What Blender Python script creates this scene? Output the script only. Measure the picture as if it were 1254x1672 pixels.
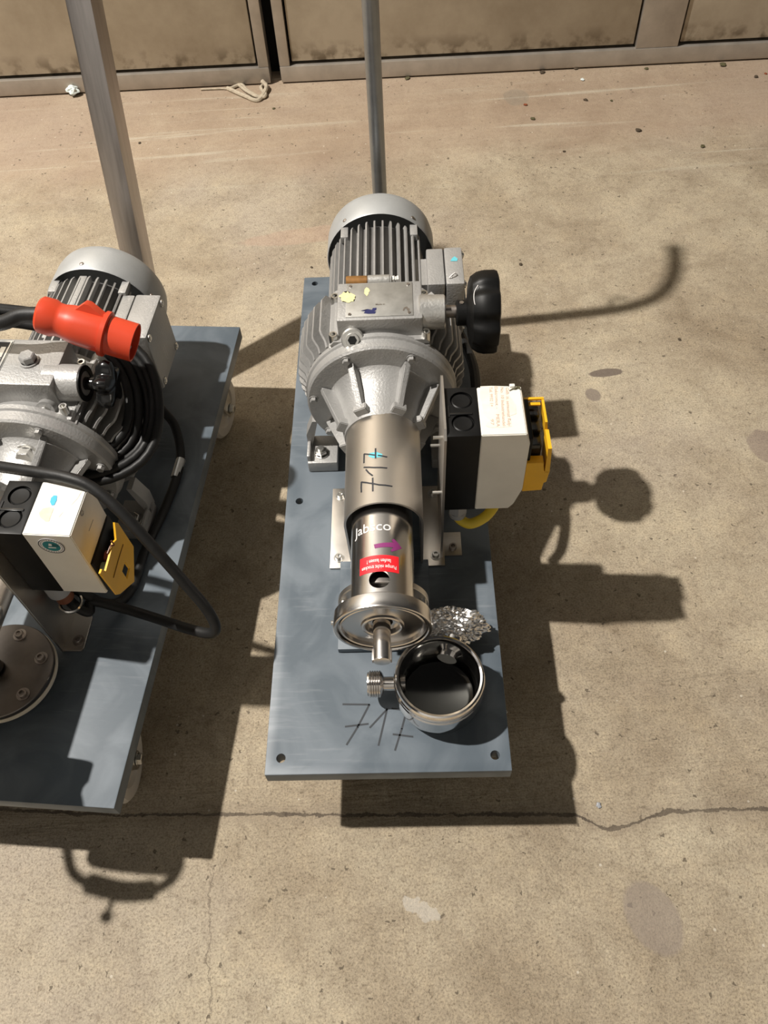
import bpy, bmesh, math, random
from mathutils import Vector, Matrix, noise
random.seed(7)
for o in list(bpy.data.objects): bpy.data.objects.remove(o)
S = bpy.context.scene; C = S.collection
V = Vector; PI = math.pi
# ------------------------------------------------------------------ camera
FPX, PITCH, ROLL, CAMH = 1305.7, .953214, -.068594, 1.14318
_f = V((0, math.cos(PITCH), -math.sin(PITCH))); _r = V((1, 0, 0)); _u = _r.cross(_f)
cr, ur = _r*math.cos(ROLL)+_u*math.sin(ROLL), _u*math.cos(ROLL)-_r*math.sin(ROLL)
CAMP = V((0, 0, CAMH))
cam = bpy.data.cameras.new('camera'); camo = bpy.data.objects.new('camera', cam); C.objects.link(camo)
cam.sensor_fit = 'VERTICAL'; cam.sensor_height = 36; cam.lens = 36*FPX/1672; cam.clip_start = .02
M = Matrix((cr, ur, -_f)).transposed().to_4x4(); M.translation = CAMP; camo.matrix_world = M
S.camera = camo
# ------------------------------------------------------------------ world, lamp, exposure
w = bpy.data.worlds.new('hall_light'); S.world = w; w.use_nodes = True
w.node_tree.nodes['Background'].inputs[0].default_value = (1.0, .95, .90, 1)
w.node_tree.nodes['Background'].inputs[1].default_value = .03
LAMP = V((-2.42, .945, 4.5))
ld = bpy.data.lights.new('hall_lamp', 'POINT'); ld.energy = 1580; ld.color = (1.0, .945, .87); ld.shadow_soft_size = .055
lo = bpy.data.objects.new('hall_lamp', ld); lo.location = LAMP; C.objects.link(lo)
vs = S.view_settings; vs.view_transform = 'Standard'; vs.look = 'None'; vs.exposure = 0; vs.gamma = 1; vs.use_curve_mapping = False

# ------------------------------------------------------------------ materials
MATS = {}
def mat(name, col, metal=0., rough=.5, var=.0, vscale=20, bump=0., bscale=200, stretch=None, spec=None, col2=None, coat=0.):
    m = bpy.data.materials.new(name); m.use_nodes = True; nt = m.node_tree; n = nt.nodes; l = nt.links
    b = n['Principled BSDF']; b.inputs['Metallic'].default_value = metal; b.inputs['Roughness'].default_value = rough
    b.inputs['Base Color'].default_value = (*col, 1)
    if spec is not None: b.inputs['Specular IOR Level'].default_value = spec
    if coat: b.inputs['Coat Weight'].default_value = coat
    tc = n.new('ShaderNodeTexCoord'); mp = n.new('ShaderNodeMapping'); l.new(tc.outputs['Object'], mp.inputs[0])
    if stretch: mp.inputs['Scale'].default_value = stretch
    if var:
        t = n.new('ShaderNodeTexNoise'); t.inputs['Scale'].default_value = vscale; t.inputs['Detail'].default_value = 6; t.inputs['Roughness'].default_value = .6
        l.new(mp.outputs[0], t.inputs['Vector'])
        r = n.new('ShaderNodeValToRGB'); r.color_ramp.elements[0].position = .32; r.color_ramp.elements[1].position = .68
        c2 = col2 or tuple(min(1, c*(1+var)) for c in col); c1 = tuple(c*(1-var) for c in col) if not col2 else col
        r.color_ramp.elements[0].color = (*c1, 1); r.color_ramp.elements[1].color = (*c2, 1)
        l.new(t.outputs[0], r.inputs[0]); l.new(r.outputs[0], b.inputs['Base Color'])
        mr = n.new('ShaderNodeMapRange'); mr.inputs[3].default_value = max(.02, rough*.8); mr.inputs[4].default_value = min(1, rough*1.25)
        l.new(t.outputs[0], mr.inputs[0]); l.new(mr.outputs[0], b.inputs['Roughness'])
    if bump:
        t2 = n.new('ShaderNodeTexNoise'); t2.inputs['Scale'].default_value = bscale; t2.inputs['Detail'].default_value = 4
        l.new(mp.outputs[0], t2.inputs['Vector'])
        bp = n.new('ShaderNodeBump'); bp.inputs['Strength'].default_value = bump; bp.inputs['Distance'].default_value = .002
        l.new(t2.outputs[0], bp.inputs['Height']); l.new(bp.outputs[0], b.inputs['Normal'])
    MATS[name] = m; return m
mat('silver_paint', (.37, .365, .355), .35, .43, .10, 14, .3, 320)
mat('cowl_paint', (.40, .41, .41), .3, .45, .08, 16, .1, 300)
mat('alloy', (.62, .61, .58), .75, .33, .12, 30, .2, 300)
mat('steel', (.60, .57, .53), 1., .36, .05, 9)
mat('steel_bright', (.72, .69, .66), 1., .20, .04, 20)
mat('chrome', (.80, .78, .76), 1., .10)
mat('cover_steel', (.20, .18, .165), 1., .33, .12, 30)
mat('dark_reflection_tone', (.10, .10, .095), 1., .12)  # dark base colour stands in for the dark overhead mirrored in polished steel
mat('steel_sheet', (.58, .55, .51), 1., .36, .10, 14, .05, 90)
mat('steel_dull', (.40, .36, .33), 1., .40, .12, 18)
mat('zinc', (.66, .65, .62), 1., .3, .1, 60)
mat('black_plastic', (.006, .006, .006), 0, .42, .2, 40, spec=.2)
mat('gloss_black', (.008, .008, .008), 0, .18)
mat('black_rubber', (.010, .010, .010), 0, .5, .25, 60, .1, 300, spec=.35)
mat('dark_core', (.17, .165, .16), .3, .55, .15, 20)
mat('void', (.004, .004, .004), 0, .9)
mat('box_white', (.75, .725, .66), 0, .42, .04, 25)
mat('box_worn', (.70, .66, .57), 0, .5, 0.1, 60, col2=(.80, .77, .66))
mat('yellow', (.78, .42, .015), 0, .4, .06, 30)
mat('yellow_cable', (.74, .55, .04), 0, .45, .05, 30)
mat('red_plug', (.62, .058, .02), 0, .35, .06, 20)
mat('white_wheel', (.66, .62, .56), 0, .45, .05, 20)
mat('gasket', (.72, .66, .55), 0, .5, .05, 20)
mat('red_label', (.85, .02, .03), 0, .4)
mat('white_print', (.85, .82, .80), 0, .5)
mat('label_red_print', (.56, .38, .30), 0, .6)
mat('purple', (.24, .035, .16), 0, .4)
mat('ink', (.012, .014, .02), 0, .5)
mat('scratch', (.02, .024, .03), 0, .6)
mat('ink_blue', (.015, .018, .09), 0, .5)
mat('teal', (.02, .22, .24), 0, .4)
mat('teal_dark', (.01, .10, .11), 0, .4)
mat('cyan', (.12, .50, .58), 0, .5)
mat('blue_sticker', (.05, .42, .75), 0, .4)
mat('paint_yellow', (.72, .66, .34), 0, .7, .1, 200)
mat('glue', (.62, .58, .42), 0, .5, .1, 120)
mat('rust', (.25, .12, .03), .3, .6, .3, 90)
mat('plate_label', (.52, .52, .50), .8, .38, .14, 45)
mat('clear_grey', (.30, .31, .33), 0, .4)
mat('foil', (.90, .89, .88), 1., .27)
mat('tissue', (.62, .68, .66), 0, .8, .06, 60)
mat('rope', (.42, .36, .27), 0, .85, .2, 90)
mat('leaf', (.07, .05, .03), 0, .8, .4, 40)
mat('leaf_red', (.24, .06, .02), 0, .8, .3, 40)
mat('leaf_green', (.09, .08, .035), 0, .8, .3, 40)
mat('tube_grey', (.30, .31, .32), .8, .38, .10, 30)
mat('post_steel', (.46, .43, .42), 1., .33, .12, 12, .04, 40, (14, 14, 1))
mat('wire_brown', (.16, .05, .02), 0, .5)
mat('lens_red', (.25, .08, .07), 0, .3)
mat('lens_green', (.22, .26, .2), 0, .3)

def brushed(name, axis, k, rot=0.):
    m = MATS[name]; n = m.node_tree.nodes; t = n.new('ShaderNodeTangent'); t.direction_type = 'RADIAL'; t.axis = axis
    b = n['Principled BSDF']; b.inputs['Anisotropic'].default_value = k; b.inputs['Anisotropic Rotation'].default_value = rot; m.node_tree.links.new(t.outputs[0], b.inputs['Tangent'])
brushed('steel', 'Y', .75); brushed('steel_bright', 'Y', .6)
def pvc_material():
    m = bpy.data.materials.new('grey_pvc'); m.use_nodes = True; n = m.node_tree.nodes; l = m.node_tree.links; b = n['Principled BSDF']
    tc = n.new('ShaderNodeTexCoord')
    t = n.new('ShaderNodeTexNoise'); t.inputs['Scale'].default_value = 9; t.inputs['Detail'].default_value = 7; t.inputs['Distortion'].default_value = 1.2
    l.new(tc.outputs['Object'], t.inputs['Vector'])
    r = n.new('ShaderNodeValToRGB'); e = r.color_ramp.elements
    e[0].position = .40; e[0].color = (.086, .108, .130, 1); e[1].position = .60; e[1].color = (.140, .166, .192, 1)
    l.new(t.outputs[0], r.inputs[0])
    mp = n.new('ShaderNodeMapping'); mp.inputs['Rotation'].default_value = (0, 0, .7); mp.inputs['Scale'].default_value = (10, 110, 10)
    l.new(tc.outputs['Object'], mp.inputs[0])
    s = n.new('ShaderNodeTexNoise'); s.inputs['Scale'].default_value = 1.6; s.inputs['Detail'].default_value = 3; l.new(mp.outputs[0], s.inputs['Vector'])
    s2 = n.new('ShaderNodeTexNoise'); s2.inputs['Scale'].default_value = 5; l.new(tc.outputs['Object'], s2.inputs['Vector'])
    mu = n.new('ShaderNodeMath'); mu.operation = 'MULTIPLY'; l.new(s.outputs[0], mu.inputs[0]); l.new(s2.outputs[0], mu.inputs[1])
    r2 = n.new('ShaderNodeValToRGB'); r2.color_ramp.elements[0].position = .30; r2.color_ramp.elements[1].position = .42
    r2.color_ramp.elements[0].color = (0, 0, 0, 1); r2.color_ramp.elements[1].color = (.28, .28, .28, 1)
    l.new(mu.outputs[0], r2.inputs[0])
    mx = n.new('ShaderNodeMix'); mx.data_type = 'RGBA'; l.new(r2.outputs[0], mx.inputs[0]); l.new(r.outputs[0], mx.inputs[6]); mx.inputs[7].default_value = (.30, .32, .34, 1)
    l.new(mx.outputs[2], b.inputs['Base Color']); b.inputs['Roughness'].default_value = .45; b.inputs['Specular IOR Level'].default_value = .35
    bp = n.new('ShaderNodeBump'); bp.inputs['Strength'].default_value = .12; bp.inputs['Distance'].default_value = .001; l.new(s.outputs[0], bp.inputs['Height']); l.new(bp.outputs[0], b.inputs['Normal'])
    MATS['pvc'] = m
pvc_material()

# ------------------------------------------------------------------ mesh helpers
def fin(bm, sharp=32):
    bmesh.ops.recalc_face_normals(bm, faces=bm.faces)
    lim = math.radians(sharp)
    for f in bm.faces: f.smooth = True
    for e in bm.edges: e.smooth = not (len(e.link_faces) == 2 and e.calc_face_angle(0) > lim)
def obj(name, bm, m, parent=None, loc=(0, 0, 0), label=None, sharp=32):
    if not isinstance(bm, bpy.types.Mesh):
        fin(bm, sharp); me = bpy.data.meshes.new(name); bm.to_mesh(me); bm.free()
    else: me = bm
    if not me.materials: me.materials.append(MATS[m])
    o = bpy.data.objects.new(name, me); C.objects.link(o)
    if parent: o.parent = parent
    o.location = loc
    if label: o['label'] = label
    return o
def tag(o, label, cat, group=None, kind=None):
    o['label'] = label; o['category'] = cat
    if group: o['group'] = group
    if kind: o['kind'] = kind
    return o
def B(): return bmesh.new()
def box(bm, x0, x1, y0, y1, z0, z1, bev=0., seg=2):
    vs_ = [bm.verts.new((x, y, z)) for x in (x0, x1) for y in (y0, y1) for z in (z0, z1)]
    fs = [bm.faces.new([vs_[i] for i in q]) for q in ((0, 1, 3, 2), (4, 6, 7, 5), (0, 4, 5, 1), (2, 3, 7, 6), (0, 2, 6, 4), (1, 5, 7, 3))]
    if bev:
        es = list({e for f in fs for e in f.edges})
        bmesh.ops.bevel(bm, geom=es, offset=bev, segments=seg, affect='EDGES', profile=.6)
    return bm
def basis(d):
    d = d.normalized(); a = V((0, 0, 1)) if abs(d.z) < .9 else V((1, 0, 0)); u = d.cross(a).normalized(); return u, d.cross(u).normalized(), d
def lathe(bm, prof, o=(0, 0, 0), d=(0, 1, 0), seg=40, rfun=None):
    """prof: list of (radius, distance along d)"""
    o = V(o); u, v_, d = basis(V(d)); rings = []
    for r, h in prof:
        if r < 1e-6: rings.append([bm.verts.new(o+d*h)])
        else: rings.append([bm.verts.new(o+d*h+(u*math.cos(2*PI*k/seg)+v_*math.sin(2*PI*k/seg))*(r*(rfun(2*PI*k/seg) if rfun else 1))) for k in range(seg)])
    for a, b in zip(rings, rings[1:]):
        for k in range(seg):
            k2 = (k+1) % seg
            if len(a) == 1 and len(b) == 1: continue
            if len(a) == 1: bm.faces.new((a[0], b[k], b[k2]))
            elif len(b) == 1: bm.faces.new((a[k], b[0], a[k2]))
            else: bm.faces.new((a[k], b[k], b[k2], a[k2]))
    return bm
def cyl(bm, p0, p1, r0, r1=None, seg=24, bev=0.):
    p0, p1 = V(p0), V(p1); r1 = r0 if r1 is None else r1; L = (p1-p0).length
    pr = [(0, 0), (r0-bev, 0), (r0, bev), (r1, L-bev), (r1-bev, L), (0, L)] if bev else [(0, 0), (r0, 0), (r1, L), (0, L)]
    return lathe(bm, pr, p0, p1-p0, seg)
def prism(bm, poly, axis, a, b):
    """poly in the two other axes (cyclic order x,y,z without axis)"""
    def P(q, t):
        return {'x': (t, q[0], q[1]), 'y': (q[0], t, q[1]), 'z': (q[0], q[1], t)}[axis]
    A = [bm.verts.new(P(q, a)) for q in poly]; Bv = [bm.verts.new(P(q, b)) for q in poly]; n = len(poly)
    bm.faces.new(A); bm.faces.new(Bv[::-1])
    for i in range(n): bm.faces.new((A[i], Bv[i], Bv[(i+1) % n], A[(i+1) % n]))
    return bm
def catmull(pts, k=8):
    pts = [V(p) for p in pts]; P = [pts[0]*2-pts[1]]+pts+[pts[-1]*2-pts[-2]]; out = []
    for i in range(1, len(P)-2):
        a, b, c, d = P[i-1:i+3]
        for j in range(k):
            t = j/k; out.append(.5*((2*b)+(c-a)*t+(2*a-5*b+4*c-d)*t*t+(3*b-a-3*c+d)*t**3))
    return out+[pts[-1]]
def tube(bm, pts, r, seg=12, k=8, closed_caps=True, smooth=True):
    P = catmull(pts, k) if smooth else [V(p) for p in pts]
    rf = r if callable(r) else (lambda t: r)
    t0 = (P[1]-P[0]).normalized(); u, v_, _ = basis(t0); rings = []
    for i, p in enumerate(P):
        t = (P[min(i+1, len(P)-1)]-P[max(i-1, 0)]).normalized()
        u = (u-t*u.dot(t)).normalized(); v_ = t.cross(u); rr = rf(i/(len(P)-1))
        rings.append([bm.verts.new(p+(u*math.cos(2*PI*k_/seg)+v_*math.sin(2*PI*k_/seg))*rr) for k_ in range(seg)])
    for a, b in zip(rings, rings[1:]):
        for k_ in range(seg): bm.faces.new((a[k_], b[k_], b[(k_+1) % seg], a[(k_+1) % seg]))
    if closed_caps: bm.faces.new(rings[0][::-1]); bm.faces.new(rings[-1])
    return bm
def hexbolt(bm, p, d, r, h, hole=False):
    """hex head with washer face, axis d"""
    p = V(p); u, v_, d = basis(V(d))
    lathe(bm, [(0, 0), (r*1.25, 0), (r*1.25, h*.18), (r, h*.18)], p, d, 20)
    A = [bm.verts.new(p+d*h*.15+(u*math.cos(PI/3*k)+v_*math.sin(PI/3*k))*r) for k in range(6)]
    Bb = [bm.verts.new(p+d*h*.9+(u*math.cos(PI/3*k)+v_*math.sin(PI/3*k))*r) for k in range(6)]
    T = [bm.verts.new(p+d*h+(u*math.cos(PI/3*k)+v_*math.sin(PI/3*k))*r*.85) for k in range(6)]
    for k in range(6):
        q = (k+1) % 6; bm.faces.new((A[k], A[q], Bb[q], Bb[k])); bm.faces.new((Bb[k], Bb[q], T[q], T[k]))
    bm.faces.new(T[::-1]); return bm
def capbolt(bm, p, d, r, h):
    """socket-head screw with recessed hexagon socket"""
    p = V(p); return lathe(bm, [(0, 0), (r, 0), (r, h*.85), (r*.88, h), (r*.55, h), (r*.5, h*.45), (0, h*.4)], p, d, 18)
def copyof(o, parent, loc=None, name=None):
    c = o.copy(); C.objects.link(c); c.parent = parent
    if loc is not None: c.location = loc
    return c
def boolcut(me_bm, cut_bm):
    """subtract cut from mesh, return Mesh"""
    for bm in (me_bm, cut_bm): bmesh.ops.recalc_face_normals(bm, faces=bm.faces)
    a = bpy.data.meshes.new('a'); me_bm.to_mesh(a); me_bm.free(); b = bpy.data.meshes.new('b'); cut_bm.to_mesh(b); cut_bm.free()
    oa = bpy.data.objects.new('a', a); ob = bpy.data.objects.new('b', b); C.objects.link(oa); C.objects.link(ob)
    md = oa.modifiers.new('b', 'BOOLEAN'); md.object = ob; md.operation = 'DIFFERENCE'; md.solver = 'EXACT'
    dg = bpy.context.evaluated_depsgraph_get(); me = bpy.data.meshes.new_from_object(oa.evaluated_get(dg))
    bm = B(); bm.from_mesh(me); bpy.data.objects.remove(oa); bpy.data.objects.remove(ob); bpy.data.meshes.remove(me)
    return bm
_tc = {}
def text_bm(txt, size=1., align='CENTER', bold=0.):
    cu = bpy.data.curves.new('t', 'FONT'); cu.body = txt; cu.size = size; cu.align_x = align; cu.align_y = 'CENTER'; cu.offset = bold*size; cu.resolution_u = 3
    o = bpy.data.objects.new('t', cu); C.objects.link(o); dg = bpy.context.evaluated_depsgraph_get()
    me = bpy.data.meshes.new_from_object(o.evaluated_get(dg)); bm = B(); bm.from_mesh(me)
    bpy.data.objects.remove(o); bpy.data.meshes.remove(me); return bm
def poly_bm(polys, cuts=0):
    bm = B()
    for p in polys: bm.faces.new([bm.verts.new((q[0], q[1], 0)) for q in p])
    bmesh.ops.triangulate(bm, faces=bm.faces)
    if cuts: bmesh.ops.subdivide_edges(bm, edges=bm.edges, cuts=cuts, use_grid_fill=True)
    return bm
def stroke_polys(strokes, wd):
    """each stroke a polyline in 2-D -> thin quads"""
    out = []
    for s in strokes:
        for a, b in zip(s, s[1:]):
            a, b = V(a), V(b); d = (b-a).normalized(); n = V((-d.y, d.x))*wd/2; a = a-d*wd*.25; b = b+d*wd*.25
            L = (b-a).length; k = max(1, int(L/(wd*3)))
            for i in range(k):
                p, q = a+(b-a)*(i/k), a+(b-a)*((i+1)/k); out.append([p+n, p-n, q-n, q+n])
    return out
def decal(bm, f):
    for v in bm.verts: v.co = f(v.co.x, v.co.y, v.co.z)
    return bm
# ------------------------------------------------------------------ pixel -> trolley coordinates (pixel gives direction, a known plane the distance)
HP = .17326
def mkframe(ox, oy, yaw, half):
    X = V((math.cos(yaw), -math.sin(yaw), 0)); Y = V((math.sin(yaw), math.cos(yaw), 0))
    return V((ox, oy, HP))+X*half, X, Y, yaw
FR = mkframe(-.16694, .31017, .050216, .15)
FLt = mkframe(-.34565, .28263, .131152, -.15)
def prow(px): return _f+cr*((px[0]-627)/FPX)-ur*((px[1]-836)/FPX)
def loc_of(P, F): q = P-F[0]; return V((q.dot(F[1]), q.dot(F[2]), q.z))
def pix(px, ax, val, F):
    d = prow(px); n = {'x': F[1], 'y': F[2], 'z': V((0, 0, 1))}[ax]
    return loc_of(CAMP+d*((val-(CAMP-F[0]).dot(n))/d.dot(n)), F)
def ground(px, z=0.):
    d = prow(px); return CAMP+d*((z-CAMH)/d.z)
def pix_cyl(px, R, xc, zc, F):
    """first hit with the cylinder of axis y"""
    d = prow(px); o = loc_of(CAMP, F); dl = V((d.dot(F[1]), d.dot(F[2]), d.z)); ox, oz = o.x-xc, o.z-zc
    a = dl.x**2+dl.z**2; b = 2*(ox*dl.x+oz*dl.z); c = ox*ox+oz*oz-R*R; D = max(0, b*b-4*a*c)
    return o+dl*((-b-math.sqrt(D))/(2*a))

# ================================================================== SETTING
def floor_material():
    m = bpy.data.materials.new('concrete'); m.use_nodes = True; nt = m.node_tree; n = nt.nodes; l = nt.links; b = n['Principled BSDF']
    geo = n.new('ShaderNodeNewGeometry'); sep = n.new('ShaderNodeSeparateXYZ'); l.new(geo.outputs['Position'], sep.inputs[0])
    def tex(scale, det=6, rough=.6, dist=0, vec=None):
        t = n.new('ShaderNodeTexNoise'); t.inputs['Scale'].default_value = scale; t.inputs['Detail'].default_value = det; t.inputs['Roughness'].default_value = rough; t.inputs['Distortion'].default_value = dist
        l.new(vec or geo.outputs['Position'], t.inputs['Vector']); return t.outputs[0]
    def ramp(v, stops):
        r = n.new('ShaderNodeValToRGB'); e = r.color_ramp.elements
        while len(e) < len(stops): e.new(.5)
        for k, (p, c) in enumerate(stops): e[k].position = p; e[k].color = (*c, 1) if len(c) == 3 else c
        l.new(v, r.inputs[0]); return r.outputs[0]
    def mix(f, a, c, mode='MIX'):
        x = n.new('ShaderNodeMix'); x.data_type = 'RGBA'; x.blend_type = mode
        for i, val in ((0, f), (6, a), (7, c)):
            if isinstance(val, (int, float)): x.inputs[i].default_value = val
            elif isinstance(val, tuple): x.inputs[i].default_value = (*val, 1)
            else: l.new(val, x.inputs[i])
        return x.outputs[2]
    def math_(op, a, c=None, clamp=False):
        x = n.new('ShaderNodeMath'); x.operation = op; x.use_clamp = clamp
        for i, val in enumerate((a, c)):
            if val is None: continue
            if isinstance(val, (int, float)): x.inputs[i].default_value = val
            else: l.new(val, x.inputs[i])
        return x.outputs[0]
    def smooth(v, a, c):
        x = n.new('ShaderNodeMapRange'); x.interpolation_type = 'SMOOTHSTEP'; x.inputs[1].default_value = a; x.inputs[2].default_value = c; l.new(v, x.inputs[0]); return x.outputs[0]
    X, Y = sep.outputs[0], sep.outputs[1]
    base = ramp(tex(3.0, 9, .68, .5), [(.28, (.27, .215, .15)), (.5, (.385, .325, .24)), (.70, (.49, .43, .325))])
    base = mix(1., base, ramp(tex(13, 7, .72, .3), [(.30, (.80, .78, .76)), (.5, (1, 1, 1)), (.7, (1.14, 1.13, 1.10))]), 'MULTIPLY')
    base = mix(ramp(tex(1.1, 5, .6, .3), [(.48, (0, 0, 0)), (.66, (.55, .55, .55))]), base, (.385, .335, .295))
    fine = ramp(tex(330, 6, .85), [(.36, (.46, .42, .37)), (.49, (1, 1, 1)), (.62, (1.25, 1.23, 1.18))])
    base = mix(.9, base, ramp(tex(90, 5, .8), [(.33, (.66, .63, .60)), (.46, (1, 1, 1)), (.64, (1.10, 1.09, 1.07))]), 'MULTIPLY')
    base = mix(1., base, fine, 'MULTIPLY')
    # long pale trowel streaks running along the wall
    mp = n.new('ShaderNodeMapping'); mp.inputs['Scale'].default_value = (1.2, 26, 1); mp.inputs['Rotation'].default_value = (0, 0, .037); l.new(geo.outputs['Position'], mp.inputs[0])
    st = tex(1.0, 4, .6, .5, mp.outputs[0])
    nearwall = smooth(math_('ADD', Y, math_('MULTIPLY', tex(3.5, 4), .35)), 1.95, 2.2)
    base = mix(math_('MULTIPLY', nearwall, .55), base, mix(st, (.30, .19, .13), (.44, .34, .25)))
    base = mix(math_('MULTIPLY', smooth(st, .58, .72), math_('MULTIPLY', smooth(Y, 1.5, 2.1), .5)), base, (.56, .52, .42))
    # pits and speckles
    nd = n.new('ShaderNodeTexNoise'); nd.inputs['Scale'].default_value = 130; nd.inputs['Detail'].default_value = 3; l.new(geo.outputs['Position'], nd.inputs['Vector'])
    va = n.new('ShaderNodeVectorMath'); va.operation = 'MULTIPLY_ADD'; l.new(nd.outputs['Color'], va.inputs[0]); va.inputs[1].default_value = (.016, .016, 0); l.new(geo.outputs['Position'], va.inputs[2])
    v1 = n.new('ShaderNodeTexVoronoi'); v1.inputs['Scale'].default_value = 85; l.new(va.outputs[0], v1.inputs['Vector'])
    sepc = n.new('ShaderNodeSeparateColor'); l.new(v1.outputs['Color'], sepc.inputs[0])
    pit = math_('MULTIPLY', math_('LESS_THAN', v1.outputs['Distance'], math_('MULTIPLY', sepc.outputs[1], .22)), math_('GREATER_THAN', sepc.outputs[0], .62))
    base = mix(math_('MULTIPLY', pit, .75), base, (.09, .07, .05))
    v2 = n.new('ShaderNodeTexVoronoi'); v2.inputs['Scale'].default_value = 55; l.new(geo.outputs['Position'], v2.inputs['Vector'])
    sc2 = n.new('ShaderNodeSeparateColor'); l.new(v2.outputs['Color'], sc2.inputs[0])
    wsp = math_('MULTIPLY', math_('LESS_THAN', v2.outputs['Distance'], .10), math_('GREATER_THAN', sc2.outputs[0], .90))
    base = mix(math_('MULTIPLY', wsp, .5), base, (.75, .70, .60))
    # expansion crack
    wob = math_('MULTIPLY', math_('SUBTRACT', tex(45, 8, .85), .5), .020)
    fc = n.new('ShaderNodeFloatCurve'); pts = [(-1.6, .40), (-.57, .343), (-.403, .324), (-.282, .317), (-.188, .311), (-.094, .304), (.033, .296), (.159, .288), (.234, .283), (.252, .270), (.271, .261), (.296, .262), (.323, .270), (.359, .278), (.433, .276), (.495, .273), (1.6, .235)]
    cv = fc.mapping.curves[0]
    while len(cv.points) < len(pts): cv.points.new(.5, .5)
    for q, (x, y) in zip(cv.points, pts): q.location = ((x+1.6)/3.2, y); q.handle_type = 'VECTOR'
    fc.mapping.update()
    l.new(math_('DIVIDE', math_('ADD', X, 1.6), 3.2, True), fc.inputs[1])
    dist = math_('ABSOLUTE', math_('ADD', math_('SUBTRACT', Y, fc.outputs[0]), wob))
    cw = math_('MULTIPLY', math_('POWER', tex(26, 4), 2.), .0075)
    crack = math_('LESS_THAN', dist, cw)
    halo = math_('SUBTRACT', 1., smooth(dist, .003, .022))
    base = mix(math_('MULTIPLY', halo, .35), base, (.26, .21, .155))
    base = mix(math_('MULTIPLY', crack, math_('ADD', .35, math_('MULTIPLY', tex(14, 3), .75), True)), base, (.06, .045, .035))
    # second hairline running towards the front
    wob2 = math_('MULTIPLY', math_('SUBTRACT', tex(16, 5, .7), .5), .05)
    d2 = math_('ABSOLUTE', math_('ADD', math_('ADD', X, .258), wob2))
    hair = math_('MULTIPLY', math_('LESS_THAN', d2, .0009), math_('MULTIPLY', math_('LESS_THAN', Y, .25), math_('GREATER_THAN', Y, -.2)))
    base = mix(math_('MULTIPLY', hair, .6), base, (.15, .12, .09))
    # damp-looking stains with their own outlines
    def ell(cx, cy, rx, ry, ang, col, k, wn=.25, sc=9):
        ca, sa = math.cos(ang), math.sin(ang); dx = math_('SUBTRACT', X, cx); dy = math_('SUBTRACT', Y, cy)
        u = math_('DIVIDE', math_('ADD', math_('MULTIPLY', dx, ca), math_('MULTIPLY', dy, sa)), rx)
        v = math_('DIVIDE', math_('SUBTRACT', math_('MULTIPLY', dy, ca), math_('MULTIPLY', dx, sa)), ry)
        r2 = math_('ADD', math_('ADD', math_('MULTIPLY', u, u), math_('MULTIPLY', v, v)), math_('MULTIPLY', math_('SUBTRACT', tex(sc, 4), .5), wn*4))
        return mix(math_('MULTIPLY', math_('SUBTRACT', 1., smooth(r2, .8, 1.15)), k), base, col)
    base = ell(.307, .150, .033, .045, .35, (.27, .225, .19), .62, .12, 14)
    base = ell(.455, 1.111, .034, .011, .06, (.13, .10, .085), .85, .2, 40)
    base = ell(.418, 1.055, .014, .017, .3, (.22, .18, .15), .8, .2, 40)
    base = ell(.012, .178, .020, .012, -.5, (.58, .54, .48), .5, 1.2, 45)
    base = ell(.44, 2.17, .035, .045, 0, (.26, .22, .17), .55, .3, 20)
    base = ell(.70, .90, .03, .04, 0, (.20, .15, .13), .55, .4, 25)
    base = ell(-.12, 1.62, .16, .03, .1, (.50, .30, .22), .25, .4, 9)
    l.new(base, b.inputs['Base Color'])
    rg = n.new('ShaderNodeMapRange'); rg.inputs[3].default_value = .62; rg.inputs[4].default_value = .9; l.new(tex(30, 4), rg.inputs[0]); l.new(rg.outputs[0], b.inputs['Roughness'])
    b.inputs['Specular IOR Level'].default_value = .3
    hgt = math_('ADD', math_('MULTIPLY', tex(420, 5, .8), .45), math_('MULTIPLY', tex(30, 6, .7), .9))
    hgt = math_('SUBTRACT', hgt, math_('ADD', math_('MULTIPLY', pit, .9), math_('MULTIPLY', crack, 2.5)))
    # trowel ridges just behind the expansion crack
    mp3 = n.new('ShaderNodeMapping'); mp3.inputs['Scale'].default_value = (5, 46, 1); l.new(geo.outputs['Position'], mp3.inputs[0])
    rid = math_('MULTIPLY', tex(1., 4, .6, .6, mp3.outputs[0]), math_('MULTIPLY', smooth(Y, .27, .31), math_('SUBTRACT', 1., smooth(Y, .45, .62))))
    hgt = math_('ADD', hgt, math_('MULTIPLY', rid, 2.6))
    bp = n.new('ShaderNodeBump'); bp.inputs['Strength'].default_value = .8; bp.inputs['Distance'].default_value = .004; l.new(hgt, bp.inputs['Height']); l.new(bp.outputs[0], b.inputs['Normal'])
    MATS['concrete'] = m
floor_material()
bm = B(); box(bm, -6, 6, -5, 6, -.2, 0)
fl = obj('floor', bm, 'concrete'); fl['kind'] = 'structure'; fl['label'] = 'worn beige concrete floor with a jagged crack'

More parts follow.
